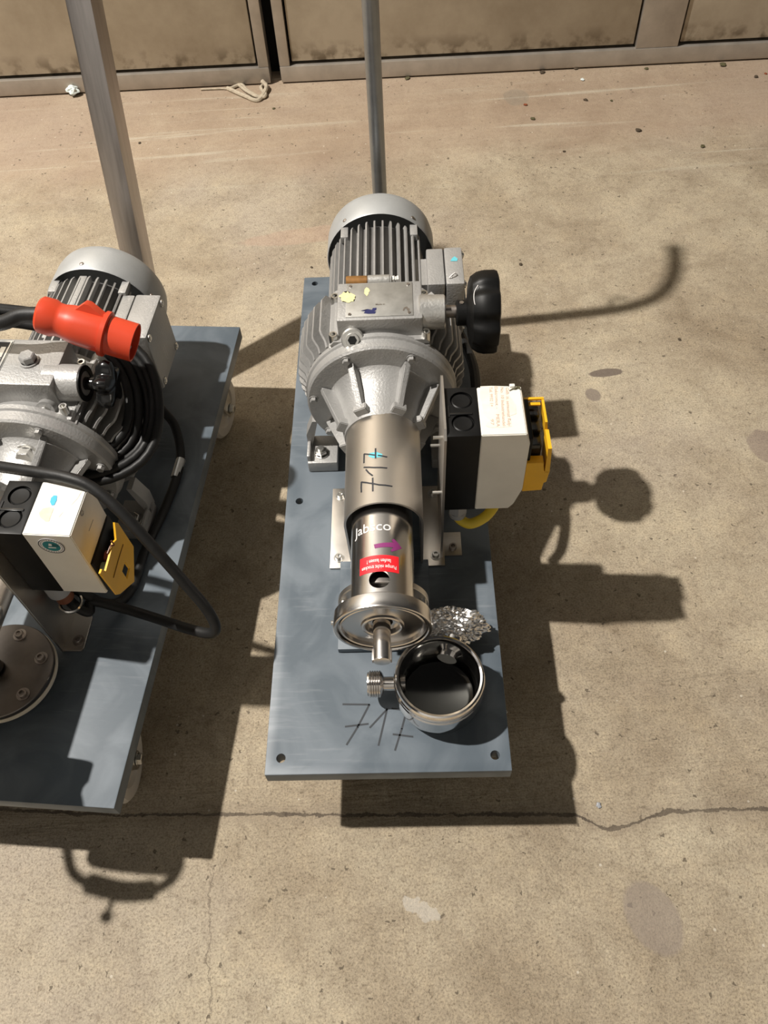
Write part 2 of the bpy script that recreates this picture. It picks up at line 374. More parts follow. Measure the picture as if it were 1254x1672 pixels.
def door_material():
    m = bpy.data.materials.new('door_steel'); m.use_nodes = True; n = m.node_tree.nodes; l = m.node_tree.links; b = n['Principled BSDF']
    g = n.new('ShaderNodeNewGeometry'); t = n.new('ShaderNodeTexNoise'); t.inputs['Scale'].default_value = 5; t.inputs['Detail'].default_value = 7; t.inputs['Roughness'].default_value = .65; l.new(g.outputs['Position'], t.inputs['Vector'])
    r = n.new('ShaderNodeValToRGB'); e = r.color_ramp.elements; e[0].position = .33; e[0].color = (.34, .285, .21, 1); e[1].position = .62; e[1].color = (.45, .39, .30, 1); l.new(t.outputs[0], r.inputs[0])
    t2 = n.new('ShaderNodeTexNoise'); t2.inputs['Scale'].default_value = 24; t2.inputs['Detail'].default_value = 6; l.new(g.outputs['Position'], t2.inputs['Vector'])
    sp = n.new('ShaderNodeSeparateXYZ'); l.new(g.outputs['Position'], sp.inputs[0])
    low = n.new('ShaderNodeMapRange'); low.inputs[1].default_value = .11; low.inputs[2].default_value = .05; l.new(sp.outputs[2], low.inputs[0])
    r2 = n.new('ShaderNodeValToRGB'); r2.color_ramp.elements[0].position = .46; r2.color_ramp.elements[1].position = .6; l.new(t2.outputs[0], r2.inputs[0])
    mu = n.new('ShaderNodeMath'); mu.operation = 'MULTIPLY'; l.new(low.outputs[0], mu.inputs[0]); l.new(r2.outputs[0], mu.inputs[1])
    mx = n.new('ShaderNodeMix'); mx.data_type = 'RGBA'; l.new(mu.outputs[0], mx.inputs[0]); l.new(r.outputs[0], mx.inputs[6]); mx.inputs[7].default_value = (.10, .072, .04, 1)
    l.new(mx.outputs[2], b.inputs['Base Color']); b.inputs['Metallic'].default_value = .35; b.inputs['Roughness'].default_value = .48
    MATS['door_steel'] = m
    m2 = mat('door_frame', (.43, .39, .34), .6, .4, .12, 18)
door_material()
# wall plane: runs through these two floor points
WA = V((-1.02, 2.362, 0)); WD = V((1.167+1.02, 2.281-2.362, 0)).normalized(); WYAW = math.atan2(WD.y, WD.x)
def wl(o): o.rotation_euler = (0, 0, WYAW); return o
WORG = WA-WD*(-1.02)*1.0                       # s coordinate 0
bm = B(); box(bm, -5, 4.9, .075, .25, 0, 2.318)
wo = wl(obj('wall_back', bm, 'void', None, WORG)); wo['kind'] = 'structure'; wo['label'] = 'dark recess behind the sheet metal doors'
mat('hall_plaster', (.22, .22, .215), 0, .8, .06, 3)
bm = B(); box(bm, -6, 6, -3.2, -3, 0, 5.4); ww = obj('wall_front', bm, 'hall_plaster'); ww['kind'] = 'structure'; ww['label'] = 'plastered hall wall opposite the doors'
bm = B(); box(bm, -5, 4.9, .02, .25, 2.32, 5.4); ww = wl(obj('wall_back', bm, 'hall_plaster', None, WORG)); ww['kind'] = 'structure'; ww['label'] = 'plastered wall above the doors'
DH = 2.3
def leaf(name, s0, s1, stiles, label):
    """door leaf between s0 and s1; stiles: list of (a,b) vertical members; panels fill between them"""
    bm = B(); box(bm, s0, s1, -.002, .05, .004, .047, .003)
    fr = wl(obj(name, bm, 'door_frame', None, WORG)); fr['kind'] = 'structure'; fr['label'] = label
    bm = B(); box(bm, s0, s1, .0, .05, DH-.05, DH, .003); obj('top_rail', bm, 'door_frame', fr)
    for a, b in stiles:
        bm = B(); box(bm, a, b, 0, .05, .0475, DH-.0505, .002); obj('stile', bm, 'door_frame', fr)
    for (a, b), (c, d) in zip(stiles, stiles[1:]):
        bm = B(); box(bm, b+.006, c-.006, .008, .04, .056, DH-.056, .002); obj('panel', bm, 'door_steel', fr)
        bm = B(); box(bm, b, c, .041, .06, .047, DH-.05); obj('backing', bm, 'void', fr)
    return fr
leaf('door_1', -4.2, -.237, [(-4.2, -4.15), (-2.75, -2.65), (-1.47, -1.37), (-.266, -.237)], 'brownish steel door leaf with recessed panels beside the dark gap')
leaf('door_2', -.206, 4.2, [(-.206, -.177), (.787, .903), (2.05, 2.15), (4.1, 4.2)], 'brownish steel door leaf with wide stile between recessed panels')

# ================================================================== TROLLEYS
AX = .135                                   # height of the motor axis above the base plate
def rootempty(name, F, label):
    o = bpy.data.objects.new(name, None); C.objects.link(o); o.empty_display_size = .1
    o.location = (F[0].x, F[0].y, 0); o.rotation_euler = (0, 0, -F[3])
    return tag(o, label, 'pump trolley')
def on_axis(a, r, y): return V((r*math.cos(a), y, AX+r*math.sin(a)))
D2R = PI/180

def base_plate(root, x0, x1, L, holes):
    bm = B(); box(bm, x0, x1, 0, L, -.025, 0, .0018, 2)
    cut = B()
    for hx, hy in holes: cyl(cut, (hx, hy, -.05), (hx, hy, .03), .0058, seg=24)
    o = obj('base_plate', boolcut(bm, cut), 'pvc', root, (0, 0, HP)); return o

def caster(root, x, y, ang):
    """swivel caster under the plate"""
    zt = HP-.025; o = V((x, y, 0))
    bm = B(); box(bm, -.042, .042, -.042, .042, zt-.004, zt-.0002, .001)
    cyl(bm, (0, 0, zt-.022), (0, 0, zt-.004), .026, .03)
    for s in (-1, 1):
        prism(bm, [(-.024, zt-.018), (.024, zt-.018), (.030, .052), (.022, .038), (.008, .044)], 'x', s*.0235-.0015, s*.0235+.0015)
    box(bm, -.025, .025, -.024, .024, zt-.024, zt-.018, .001)
    f = obj('caster_fork', bm, 'zinc', root, (x, y, 0)); f.rotation_euler = (0, 0, ang)
    bm = B(); cy = .018
    lathe(bm, [(0, -.017), (.016, -.017), (.016, -.012), (.036, -.010), (.038, -.015), (.053, -.016), (.0575, -.011), (.0575, .011), (.053, .016), (.038, .015), (.036, .010), (.016, .012), (.016, .017), (0, .017)], (0, cy, .0578), (1, 0, 0), 40)
    obj('wheel', bm, 'white_wheel', f)
    bm = B(); cyl(bm, (-.033, cy, .0578), (.033, cy, .0578), .0045, seg=12); hexbolt(bm, (.026, cy, .0578), (1, 0, 0), .008, .007); obj('axle', bm, 'zinc', f)
    return f

def motor(root, off, tb):
    """finned electric motor with fan cowl; tb: terminal box extents"""
    L = (off[0], off[1], HP)
    bm = B(); lathe(bm, [(0, .615), (.070, .615), (.070, .79), (.064, .80), (0, .80)], (0, 0, AX))
    h = obj('motor_housing', bm, 'dark_core', root, L)
    # end shields
    bm = B(); lathe(bm, [(.05, .612), (.079, .612), (.082, .616), (.082, .632), (.078, .637), (.068, .637)], (0, 0, AX), seg=56)
    for a in (45, 135, 225, 315):
        c = on_axis(a*D2R, .083, 0); cyl(bm, (c.x, .612, c.z), (c.x, .642, c.z), .011, seg=16)
    e = obj('end_shield', bm, 'silver_paint', root, L)
    for a in (45, 135, 225, 315):
        c = on_axis(a*D2R, .083, .612); bm = B(); hexbolt(bm, c, (0, -1, 0), .0055, .006); obj('bolt', bm, 'zinc', e)
    # radial fins, one mesh shared
    bm = B(); prism(bm, [(.067, .637), (.0745, .637), (.082, .648), (.0825, .785), (.080, .793), (.067, .793)], 'z', -.0013, .0013)
    me = None
    n = 40
    for k in range(n):
        a = 360*k/n+4.5
        ca = (a+180) % 360-180
        if tb['a0'] < ca < tb['a1']: continue
        if me is None:
            f = obj('cooling_fin', bm, 'silver_paint', h); me = f.data
        else:
            f = bpy.data.objects.new('cooling_fin', me); C.objects.link(f); f.parent = h
        f.location = (0, 0, AX); f.rotation_euler = (0, -a*D2R, 0)
    # fan cowl
    bm = B(); lathe(bm, [(.0855, .802), (.0868, .800), (.088, .802), (.088, .845), (.086, .856), (.080, .864), (.066, .869), (0, .870), (0, .867), (.065, .866), (.078, .861), (.0835, .854), (.0855, .845), (.0855, .802)], (0, 0, AX), seg=64)
    cw = obj('fan_cowl', bm, 'cowl_paint', root, L)
    for a in tb.get('cowl', (52, 128, 232, 308)):
        bm = B(); c = on_axis(a*D2R, .0875, .811); d = V((math.cos(a*D2R), 0, math.sin(a*D2R))); lathe(bm, [(0, 0), (.0035, 0), (.0033, .0014), (.0015, .0022), (0, .0022)], c, d, 14); obj('cowl_screw', bm, 'steel_dull', cw)
    # lugs under the cowl rim that carry it
    for a in (47, 133):
        bm = B(); c = on_axis(a*D2R, .080, 0); box(bm, c.x-.006, c.x+.006, .775, .805, c.z-.006, c.z+.006, .002); obj('cowl_lug', bm, 'silver_paint', cw)
    # terminal box on the +x side
    x0, xm, x1, y0, y1, z0, z1 = tb['box']
    bm = B(); box(bm, x0, xm, y0, y1, z0, z1, .003)
    box(bm, .055, x0+.004, y0+.012, y1-.012, z0+.01, z1-.01)
    t = obj('terminal_box', bm, 'silver_paint', root, (L[0]*0+tb['ox'], tb['oy'], HP))
    bm = B(); box(bm, xm+.0012, x1, y0-.001, y1+.001, z0-.001, z1+.001, .004); obj('lid', bm, 'silver_paint', t)
    bm = B(); box(bm, xm-.001, xm+.0013, y0+.002, y1-.002, z0+.002, z1-.002); obj('seal', bm, 'black_rubber', t)
    for yy in (y0+.008, y1-.008):
        for zz in (z0+.008, z1-.008):
            bm = B(); lathe(bm, [(0, 0), (.0058, 0), (.0056, .002), (.0035, .002), (.003, .0035), (0, .0035)], (x1-.0003, yy, zz), (1, 0, 0), 16); obj('lid_screw', bm, 'zinc', t)
    return h, t

def gearbox(root, off, ribs, bolts, fins):
    L = (off[0], off[1], HP)
    bm = B(); lathe(bm, [(0, .506), (.104, .506), (.098, .515), (.095, .52), (.095, .595), (.085, .615), (0, .617)], (0, 0, AX), seg=64)
    g = obj('gearbox_housing', bm, 'silver_paint', root, L)
    # longitudinal cooling ribs with a stepped front end
    bm = B(); prism(bm, [(.092, .512), (.107, .512), (.110, .522), (.1185, .531), (.1205, .536), (.1205, .598), (.114, .612), (.084, .617)], 'z', -.0016, .0016)
    me = None
    for a in fins:
        if me is None: f = obj('cooling_fin', bm, 'silver_paint', g); me = f.data
        else: f = bpy.data.objects.new('cooling_fin', me); C.objects.link(f); f.parent = g
        f.location = (0, 0, AX); f.rotation_euler = (0, -a*D2R, 0)
    # front flange and bell
    bm = B(); lathe(bm, [(0, .480), (.096, .480), (.1025, .481), (.105, .484), (.105, .498), (.1075, .5), (.1075, .507), (.104, .5075), (0, .5075)], (0, 0, AX), seg=72)
    fl_ = obj('gearbox_flange', bm, 'silver_paint', root, L)
    for a in bolts:
        bm = B(); hexbolt(bm, on_axis(a*D2R, .0955, .4797), (0, -1, 0), .0052, .0065); obj('flange_bolt', bm, 'silver_paint', fl_)
    bm = B(); lathe(bm, [(0, .4805), (.076, .4805), (.070, .476), (.060, .452), (.0535, .428), (.0505, .413), (.0455, .413), (.0455, .42), (0, .42)], (0, 0, AX), seg=56)
    bl = obj('bell_housing', bm, 'silver_paint', root, L)
    for a in ribs:
        bm = B(); prism(bm, [(.050, .479), (.089, .4795), (.087, .474), (.064, .424), (.0605, .419), (.050, .419)], 'z', -.0042, .0042)
        prism(bm, [(.048, .4275), (.0625, .4275), (.0625, .417), (.048, .417)], 'z', -.0095, .0095)
        bmesh.ops.bevel(bm, geom=list(bm.edges), offset=.0011, segments=2, affect='EDGES')
        o = obj('bell_rib', bm, 'silver_paint', bl, (0, 0, AX)); o.rotation_euler = (0, -a*D2R, 0)
    # feet
    for s in (-1, 1):
        bm = B(); box(bm, min(s*.072, s*.118), max(s*.072, s*.118), .466, .522, 0, .022, .003)
        prism(bm, [(s*.112, .02), (s*.118, .02), (s*.118, .048), (s*.106, .078), (s*.098, .078)], 'y', .500, .522)
        box(bm, min(s*.113, s*.118), max(s*.113, s*.118), .470, .515, .018, .034, .002)
        f = obj('mounting_foot', bm, 'silver_paint', root, L)
        bm = B(); hexbolt(bm, (s*.097, .485, .022), (0, 0, 1), .0095, .009); cyl(bm, (s*.097, .485, .03), (s*.097, .485, .036), .0048, seg=14); obj('foot_bolt', bm, 'zinc', f)
    return g, fl_

def arch(root, off):
    """stainless bridge between gearbox and pump: inverted U with side flanges"""
    L = (off[0], off[1], HP); R, T = .0505, .0028
    def prof(r): return [(-r, .0005)]+[(-r*math.cos(PI*k/28), AX+r*math.sin(PI*k/28)) for k in range(29)]+[(r, .0005)]
    po, pi_ = prof(R), prof(R-T); bm = B()
    def yf(z): return .270 if z > AX-.02 else .270+(AX-.02-z)*.19
    rows = []
    for pr_ in (po, pi_):
        rows.append(([bm.verts.new((x, yf(z), z)) for x, z in pr_], [bm.verts.new((x, .416, z)) for x, z in pr_]))
    n = len(po)
    for i in range(n-1):
        for (a, b) in rows: bm.faces.new((a[i], a[i+1], b[i+1], b[i]))
        for k in (0, 1): bm.faces.new((rows[0][k][i], rows[0][k][i+1], rows[1][k][i+1], rows[1][k][i]))
    for i in (0, n-1): bm.faces.new((rows[0][0][i], rows[0][1][i], rows[1][1][i], rows[1][0][i]))
    a = obj('bridge_arch', bm, 'steel', root, L)
    for s in (-1, 1):
        bm = B(); box(bm, min(s*.0485, s*.0815), max(s*.0485, s*.0815), .289, .430, .0002, .004, .0008)
        f = obj('side_flange', bm, 'steel_sheet', a)
        for yy in (.305, .415):
            bm = B(); lathe(bm, [(0, 0), (.0075, 0), (.0075, .0012), (0, .0012)], (s*.069, yy, .004), (0, 0, 1), 20); capbolt(bm, (s*.069, yy, .005), (0, 0, 1), .005, .006); obj('flange_screw', bm, 'zinc', f)
    return a

# ------------------------------------------------------------------ trolley with the pump marked 717
R0 = rootempty('pump_trolley', FR, 'grey plate trolley marked 717 carrying a silver motor and open steel pump')
base_plate(R0, -.15, .15, .935, [(-.131, .0205), (.131, .0195), (-.130, .411), (-.129, .916), (.130, .411), (.129, .916)])
for (x, y, a) in ((.098, .10, .5), (-.098, .10, .2), (.098, .80, 0), (-.098, .80, 0)): caster(R0, x, y, a)
TBR = dict(box=(.072, .098, .127, .657, .742, .098, .197), a0=-28, a1=36, ox=0, oy=0)
h, t = motor(R0, (0, 0), TBR)
bm = poly_bm([[(-.006, -.004), (.004, -.0045), (.0055, .001), (.001, .007), (-.003, .003)]]); decal(bm, lambda x, y, z: V((.114+x, .712+y, .1985))); obj('sticker_scrap', bm, 'cyan', t, label='torn turquoise sticker scrap')
bm = B()
for k in range(3): tube(bm, [(.104+k*.0016, .668, .199), (.110+k*.001, .671+k*.001, .2035), (.1155, .676-k*.001, .2005)], .0009, 6)
obj('thread_scrap', bm, 'white_print', t)
RF = [-38, -31, -24, -17, -10, -3, 4, 11, 18, 25, 32, 40, 48] 
g, fl_ = gearbox(R0, (0, 0), (64, 116, 158, 22, 205, -25), (63, 117, 172, 214, 8, -34), RF+[180-a for a in RF])
a_ = arch(R0, (.002, 0))
# handwritten 717 on the arch
def z1(q): return (560+q[0]/5.97, 720+q[1]/5.97)
SS = [[(180, 500), (178, 452), (180, 402), (260, 412), (350, 428), (478, 443)], [(290, 362), (291, 490)], [(205, 258), (300, 260), (428, 265)], [(225, 280), (252, 312), (288, 338)], [(205, 215), (207, 128), (300, 138), (428, 157)], [(318, 75), (318, 168)]]
def cyl_uv(px, R, xc):
    q = pix_cyl(px, R, xc, AX, FR); return V((math.atan2(q.x-xc, q.z-AX)*R, q.y))
def cyl_map(R, xc, lift=.0003, dx=0):
    def f(u, v, z): a = u/R; return V((xc+(R+lift)*math.sin(a)-dx, v, AX+(R+lift)*math.cos(a)))
    return f
bm = poly_bm(stroke_polys([[cyl_uv(z1(q), .0505, .002) for q in s] for s in SS], .0021)); decal(bm, cyl_map(.0505, .002, .0003, .002)); obj('marker_writing', bm, 'ink', a_, label='handwritten 717 in black marker')
bm = poly_bm([[cyl_uv(z1(q), .0505, .002) for q in ((255, 120), (330, 108), (385, 130), (380, 158), (290, 168), (248, 150))]], 2); decal(bm, cyl_map(.0505, .002, .00015, .002)); obj('blue_smear', bm, 'cyan', a_)

# control head on top of the gearbox
bm = B(); box(bm, -.068, .070, .502, .605, .190, .222, .004); box(bm, -.060, .066, .506, .600, .15, .2, .002)
prism(bm, [(-.066, .224), (.068, .224), (.062, .231), (-.060, .231)], 'y', .5035, .603)
ch = obj('control_head', bm, 'silver_paint', R0, (0, 0, HP))
bm = B(); box(bm, -.054, .060, .512, .588, .226, .2605, .0035); obj('head_cover', bm, 'silver_paint', ch)
bm = B(); box(bm, -.042, .0475, .517, .584, .2600, .2617, .0004); cp = obj('cover_plate', bm, 'plate_label', ch)
for x, y in ((-.0365, .522), (-.0365, .579), (.042, .522), (.042, .579)):
    bm = B(); lathe(bm, [(0, 0), (.0024, 0), (.002, .0012), (.0007, .0012), (.0005, .0006), (0, .0006)], (x, y, .2617), (0, 0, 1), 14); obj('rivet', bm, 'steel_dull', cp)
def blob(cx, cy, pts, z, m, name, par, label=None, cuts=0):
    bm = poly_bm([[(cx+a, cy+b) for a, b in pts]], cuts); decal(bm, lambda x, y, zz: V((x, y, z))); return obj(name, bm, m, par, label=label)
def ring_pts(r, n=22, j=.25, sx=1, sy=1):
    return [(r*sx*(1+random.uniform(-j, j))*math.cos(2*PI*k/n), r*sy*(1+random.uniform(-j, j))*math.sin(2*PI*k/n)) for k in range(n)]
blob(-.040, .556, ring_pts(.0105, 24, .28, 1, 1.05), .26215, 'paint_yellow', 'paint_dab', cp, 'dab of pale yellow paint')
blob(-.014, .567, ring_pts(.006, 16, .3, .55, 1.3), .2620, 'paint_yellow', 'paint_dab', cp)
blob(-.010, .5265, [(-.012, .002), (-.006, .0005), (-.008, -.003), (-.002, -.0045), (.007, -.0045), (.0085, -.0005), (.006, .0), (.009, .003), (.009, .007), (.004, .0065), (.003, .003), (-.003, .005), (-.004, .003)], .26195, 'ink_blue', 'ink_blot', cp, 'dark blue ink blot')
blob(.0385, .528, [(-.005, -.002), (-.003, .004), (.001, .006), (.003, .002), (.005, .001), (.003, -.003), (.001, -.002), (.0, .002), (-.002, .001), (-.003, -.003)], .26195, 'steel_dull', 'scratch_mark', cp)
bm = text_bm('Made in', .004, bold=.02); decal(bm, lambda x, y, z: V((.004+x, .540+y, .26195))); obj('stamped_text', bm, 'steel_dull', cp)
for x, y in ((-.0605, .512), (.0635, .512), (-.0605, .590), (.0635, .590)):
    bm = B(); capbolt(bm, (x, y, .222), (0, 0, 1), .0062, .016); obj('head_bolt', bm, 'zinc', ch)
# sight plug on the front of the head
bm = B(); lathe(bm, [(.0, 0), (.0145, 0), (.0145, .014), (.0155, .015), (.0155, .019), (.0135, .021), (.0095, .021), (.009, .018), (.0095, .0175), (.0095, .023), (.0085, .025), (.0045, .025), (.004, .019), (0, .019)], (-.034, .516, .2265), (0, -.82, .57), 32)
sp_ = obj('sight_plug', bm, 'alloy', ch)
dv = V((0, -.82, .57)).normalized(); bm = B(); lathe(bm, [(0, 0), (.0062, 0), (.0062, .0006), (0, .0006)], V((-.034, .516, .2265))+dv*.0248, dv, 6); obj('hexagon_socket', bm, 'void', sp_)
# breather pin behind the cover
bm = B(); cyl(bm, (-.044, .606, .247), (-.014, .606, .247), .0085, .0082, 20, .001); obj('breather_sleeve', bm, 'rust', ch, label='rusty brown sleeve')
bm = B(); cyl(bm, (-.014, .606, .247), (.017, .606, .247), .0088, seg=20, bev=.001); cyl(bm, (.0175, .606, .247), (.019, .606, .247), .0085, seg=20)
for k in range(4): cyl(bm, (.019+k*.003, .606, .247), (.0215+k*.003, .606, .2475), .0062+.0012*(k % 2), seg=7)
cyl(bm, (-.02, .606, .238), (-.02, .606, .20), .006); obj('breather_pin', bm, 'alloy', ch)
# control shaft boss and handwheel
SY, SZ = .540, .2455
bm = B(); cyl(bm, (.055, SY, SZ), (.0905, SY, SZ), .0235, .0225, 36, .0015); obj('shaft_boss', bm, 'alloy', ch)
bm = B(); cyl(bm, (.088, SY, SZ), (.120, SY, SZ), .0085, seg=24); sh = obj('control_shaft', bm, 'steel_dull', ch)
bm = B(); lobes = 7
prof = [(0, 0), (.0155, 0), (.017, .0015), (.017, .013), (.021, .015), (.040, .017), (.0475, .020), (.053, .028), (.055, .036), (.055, .049), (.0535, .053), (.050, .0545), (0, .0545)]
def grip(i): return None
u0 = V((.1045, SY-.008, SZ+.004))
rings = []
for r, hh in prof:
    ring = []
    for k in range(112):
        a = 2*PI*k/112; rr = r
        if r > .039: rr = r*(1-.10*max(0., math.cos(lobes*a))**1.3)
        ring.append(bm.verts.new(u0+V((hh, rr*math.cos(a), rr*math.sin(a)))) if r > 0 else None)
    rings.append(ring if r > 0 else bm.verts.new(u0+V((hh, 0, 0))))
for A_, B_ in zip(rings, rings[1:]):
    for k in range(112):
        k2 = (k+1) % 112
        if not isinstance(A_, list): bm.faces.new((A_, B_[k], B_[k2]))
        elif not isinstance(B_, list): bm.faces.new((A_[k], B_, A_[k2]))
        else: bm.faces.new((A_[k], B_[k], B_[k2], A_[k2]))
hw = obj('handwheel', bm, 'black_plastic', R0, (0, 0, HP), label='black lobed handwheel')
bm = B(); cyl(bm, u0+V((.007, 0, .0165)), u0+V((.007, 0, .0178)), .003, seg=12); obj('grub_screw', bm, 'steel_dull', hw)
bm = B(); tube(bm, [u0+V((.026, -.008, .0512)), u0+V((.021, -.016, .0465)), u0+V((.0205, -.026, .0405)), u0+V((.0235, -.033, .0355)), u0+V((.028, -.036, .037))], .0005, 6); obj('hair_strand', bm, 'white_print', hw)
# pump barrel
PR = .0386
bm = B(); lathe(bm, [(PR, .1425), (PR, .405), (PR-.003, .405), (PR-.003, .1425), (PR, .1425)], (0, 0, AX), seg=96)
cut = B(); hq = pix_cyl((620, 945), PR, 0, AX, FR); cyl(cut, (hq.x, hq.y, AX), (hq.x*1.6, hq.y, AX+.08), .0122, seg=40)
pb = obj('pump_barrel', boolcut(bm, cut), 'steel_bright', R0, (0, 0, HP), label='brushed steel barrel with a round inspection hole', sharp=25)
bm = B(); cyl(bm, (0, .146, AX), (0, .40, AX), .0135, seg=24); lathe(bm, [(.0135, .17), (.024, .172), (.024, .185), (.0135, .187)], (0, 0, AX), seg=32); obj('inner_shaft', bm, 'steel', pb)
def cu(px): return cyl_uv(px, PR, 0)
cm = cyl_map(PR, 0, .00025)
j0, j1 = cu((580, 874)), cu((638, 862))
bm = text_bm('Jabsco', .0185); xs = [v.co.x for v in bm.verts]; sc = (j1.x-j0.x)/(max(xs)-min(xs)); mid = (max(xs)+min(xs))/2
bmesh.ops.subdivide_edges(bm, edges=[e for e in bm.edges if e.calc_length() > .003], cuts=2)
decal(bm, lambda x, y, z: cm((j0.x+j1.x)/2+(x-mid)*sc, (j0.y+j1.y)/2+.001+y*1.02, 0)); obj('brand_lettering', bm, 'white_print', pb, label='white Jabsco lettering')
def z5(q): return (590+q[0]/15.675, 850+q[1]/15.675)
AR = [[(320, 615), (345, 715), (520, 685), (700, 680), (700, 565), (540, 572)], [(700, 565), (700, 680), (820, 695), (830, 560)], [(830, 560), (820, 695), (745, 755), (775, 800), (900, 765), (1035, 715), (940, 580), (830, 470), (770, 498), (800, 545)]]
bm = poly_bm([[cu(z5(q)) for q in p_] for p_ in AR], 2); decal(bm, cm); obj('direction_arrow', bm, 'purple', pb, label='purple rotation arrow')
la, lb = cu((588, 920)), cu((651, 918)); ly0, ly1 = cu((612, 934)).y, cu((612, 907)).y
bm = B(); nU = 24
vv = [[bm.verts.new((la.x+(lb.x-la.x)*i/nU, ly0+(ly1-ly0)*j/3, 0)) for j in range(4)] for i in range(nU+1)]
for i in range(nU):
    for j in range(3): bm.faces.new((vv[i][j], vv[i+1][j], vv[i+1][j+1], vv[i][j+1]))
decal(bm, cm); lbl = obj('warning_label', bm, 'red_label', pb, label='red warning label glued upside down')
lm_, wl_ = (la.x+lb.x)/2, lb.x-la.x; cm2 = cyl_map(PR, 0, .0005)
for txt, fr_, yy in (('Pumpe nicht trocken', .86, .30), ('laufen lassen !', .58, .66)):
    bm = text_bm(txt, .0075, bold=.006); xs = [v.co.x for v in bm.verts]; sc = wl_*fr_/(max(xs)-min(xs)); md = (max(xs)+min(xs))/2
    decal(bm, lambda x, y, z: cm2(lm_-(x-md)*sc, ly0+(ly1-ly0)*yy-y*.95, 0)); obj('label_text', bm, 'white_print', lbl)
# pump mounting: pad, rear disc, clamp ring, drive shaft
bm = B(); box(bm, -.064, .060, .160, .296, .0003, .010, .001); obj('spacer_pad', bm, 'pvc', R0, (0, 0, HP))
bm = B(); lathe(bm, [(0, .171), (.0545, .171), (.0555, .172), (.0555, .178), (.0545, .179), (0, .179)], (0, 0, .106), seg=64); box(bm, -.04, .04, .1712, .1788, .0102, .07)
rd = obj('support_disc', bm, 'steel_sheet', R0, (0, 0, HP))
for s in (-1, 1):
    bm = B(); capbolt(bm, (s*.0475, .171, .118), (0, -1, 0), .005, .007); obj('disc_screw', bm, 'zinc', rd)
bm = B(); lathe(bm, [(r_, .123+(y_-.1255)*.80) for r_, y_ in [(PR-.002, .150), (.0555, .150), (.0575, .148), (.0580, .129), (.0575, .1265), (.0562, .1255), (.0540, .1258), (.0530, .1275), (.0525, .1345), (.0512, .1345), (.0508, .1285), (.0495, .1275), (.0480, .1285), (.047, .134), (.030, .1350), (.0255, .1335), (.0245, .1305), (.0225, .1295), (.0205, .1305), (.0195, .138), (.012, .1385)]], (0, 0, AX), seg=96)
obj('clamp_ring', bm, 'steel_bright', R0, (0, 0, HP), label='stainless clamp ring with a recessed face', sharp=28)
bm = B(); lathe(bm, [(0, .160), (.0102, .160), (.0102, .086), (.0098, .0835), (.008, .0832), (0, .0832)], (-.0008, 0, AX), seg=36); ds = obj('drive_shaft', bm, 'steel_bright', R0, (0, 0, HP))
bm = B(); box(bm, -.012, -.0072, .0838, .098, AX-.004, AX+.004, .0006); box(bm, .0056, .0104, .0838, .098, AX-.004, AX+.004, .0006); obj('drive_flat', bm, 'steel_dull', ds)
bm = B(); cyl(bm, (-.0605, .136, AX-.004), (-.054, .136, AX-.004), .0028, .0028, 12); obj('locating_pin', bm, 'zinc', R0, (0, 0, HP))
# handwritten 717 scratched on the plate
P7 = [[(560, 1150), (603, 1150.5), (584, 1187), (566, 1216)], [(564, 1186.5), (601, 1182)], [(604, 1188), (632, 1158), (618, 1217)], [(640, 1157), (664, 1160), (656, 1190), (645, 1225)], [(642, 1199), (674, 1203)]]
P7 = [[pix(q, 'z', 0, FR) for q in s] for s in P7]
bm = poly_bm(stroke_polys([[V((q.x, q.y)) for q in s] for s in P7], .0023)); decal(bm, lambda x, y, z: V((x, y, .0003))); obj('scratched_number', bm, 'scratch', R0, (0, 0, HP), label='717 scratched into the plate')
# bracket carrying the motor switch
bm = B(); prism(bm, [(.302, .0002), (.345, .0002), (.405, .02), (.405, .262), (.398, .268), (.312, .268), (.302, .258)], 'x', .0775, .0805)
box(bm, .0775, .1085, .3055, .345, .0002, .0035, .0006)
bk = obj('switch_bracket', bm, 'steel_sheet', R0, (0, 0, HP))
bm = B(); capbolt(bm, (.096, .318, .0035), (0, 0, 1), .0055, .006); obj('bracket_screw', bm, 'steel_dull', bk)
for y, z in ((.325, .128), (.33, .232), (.395, .14)):
    bm = B(); cyl(bm, (.066, y, z), (.0775, y, z), .0022, seg=10); obj('screw_tip', bm, 'zinc', bk)
def knockout(bmx, x, y, z, r):
    lathe(bmx, [(r*1.05, 0), (r, .0), (r*.98, -.003), (r*.9, -.003), (r*.86, -.0012), (r*.3, -.0018), (0, -.0016)], (x, y, z), (0, 0, 1), 28)
def switch_box(root, L, x0, xm, poly, y0, y1, z0, z1, m_top, rot=0):
    cut = B()
    for yy in (y0+.021, y1-.021): cyl(cut, ((x0+xm)/2, yy, z1-.004), ((x0+xm)/2, yy, z1+.01), .0135, seg=32)
    bm = B(); box(bm, x0, xm, y0, y1, z0, z1, .0015)
    b_ = obj('switch_base', boolcut(bm, cut), 'black_plastic', root, L)
    for yy in (y0+.021, y1-.021):
        bm = B(); lathe(bm, [(.0118, 0), (.0118, .0022), (.0105, .003), (.004, .0024), (0, .0024)], ((x0+xm)/2, yy, z1-.0042), (0, 0, 1), 28); obj('knockout', bm, 'black_plastic', b_)
    bm = B(); box(bm, x0+.005, xm-.008, (y0+y1)/2-.006, (y0+y1)/2-.003, z1-.0005, z1+.0012, .0004); box(bm, x0+.003, x0+.005, y0+.03, y1-.03, z1-.0005, z1+.001); obj('latch', bm, 'gloss_black', b_)
    bm = B(); prism(bm, poly, 'y', y0+.0003, y1-.0003); bmesh.ops.bevel(bm, geom=[e for e in bm.edges], offset=.0011, segments=2, affect='EDGES')
    c_ = obj('switch_cover', bm, m_top, root, L)
    return b_, c_
zL = (0, 0, HP)
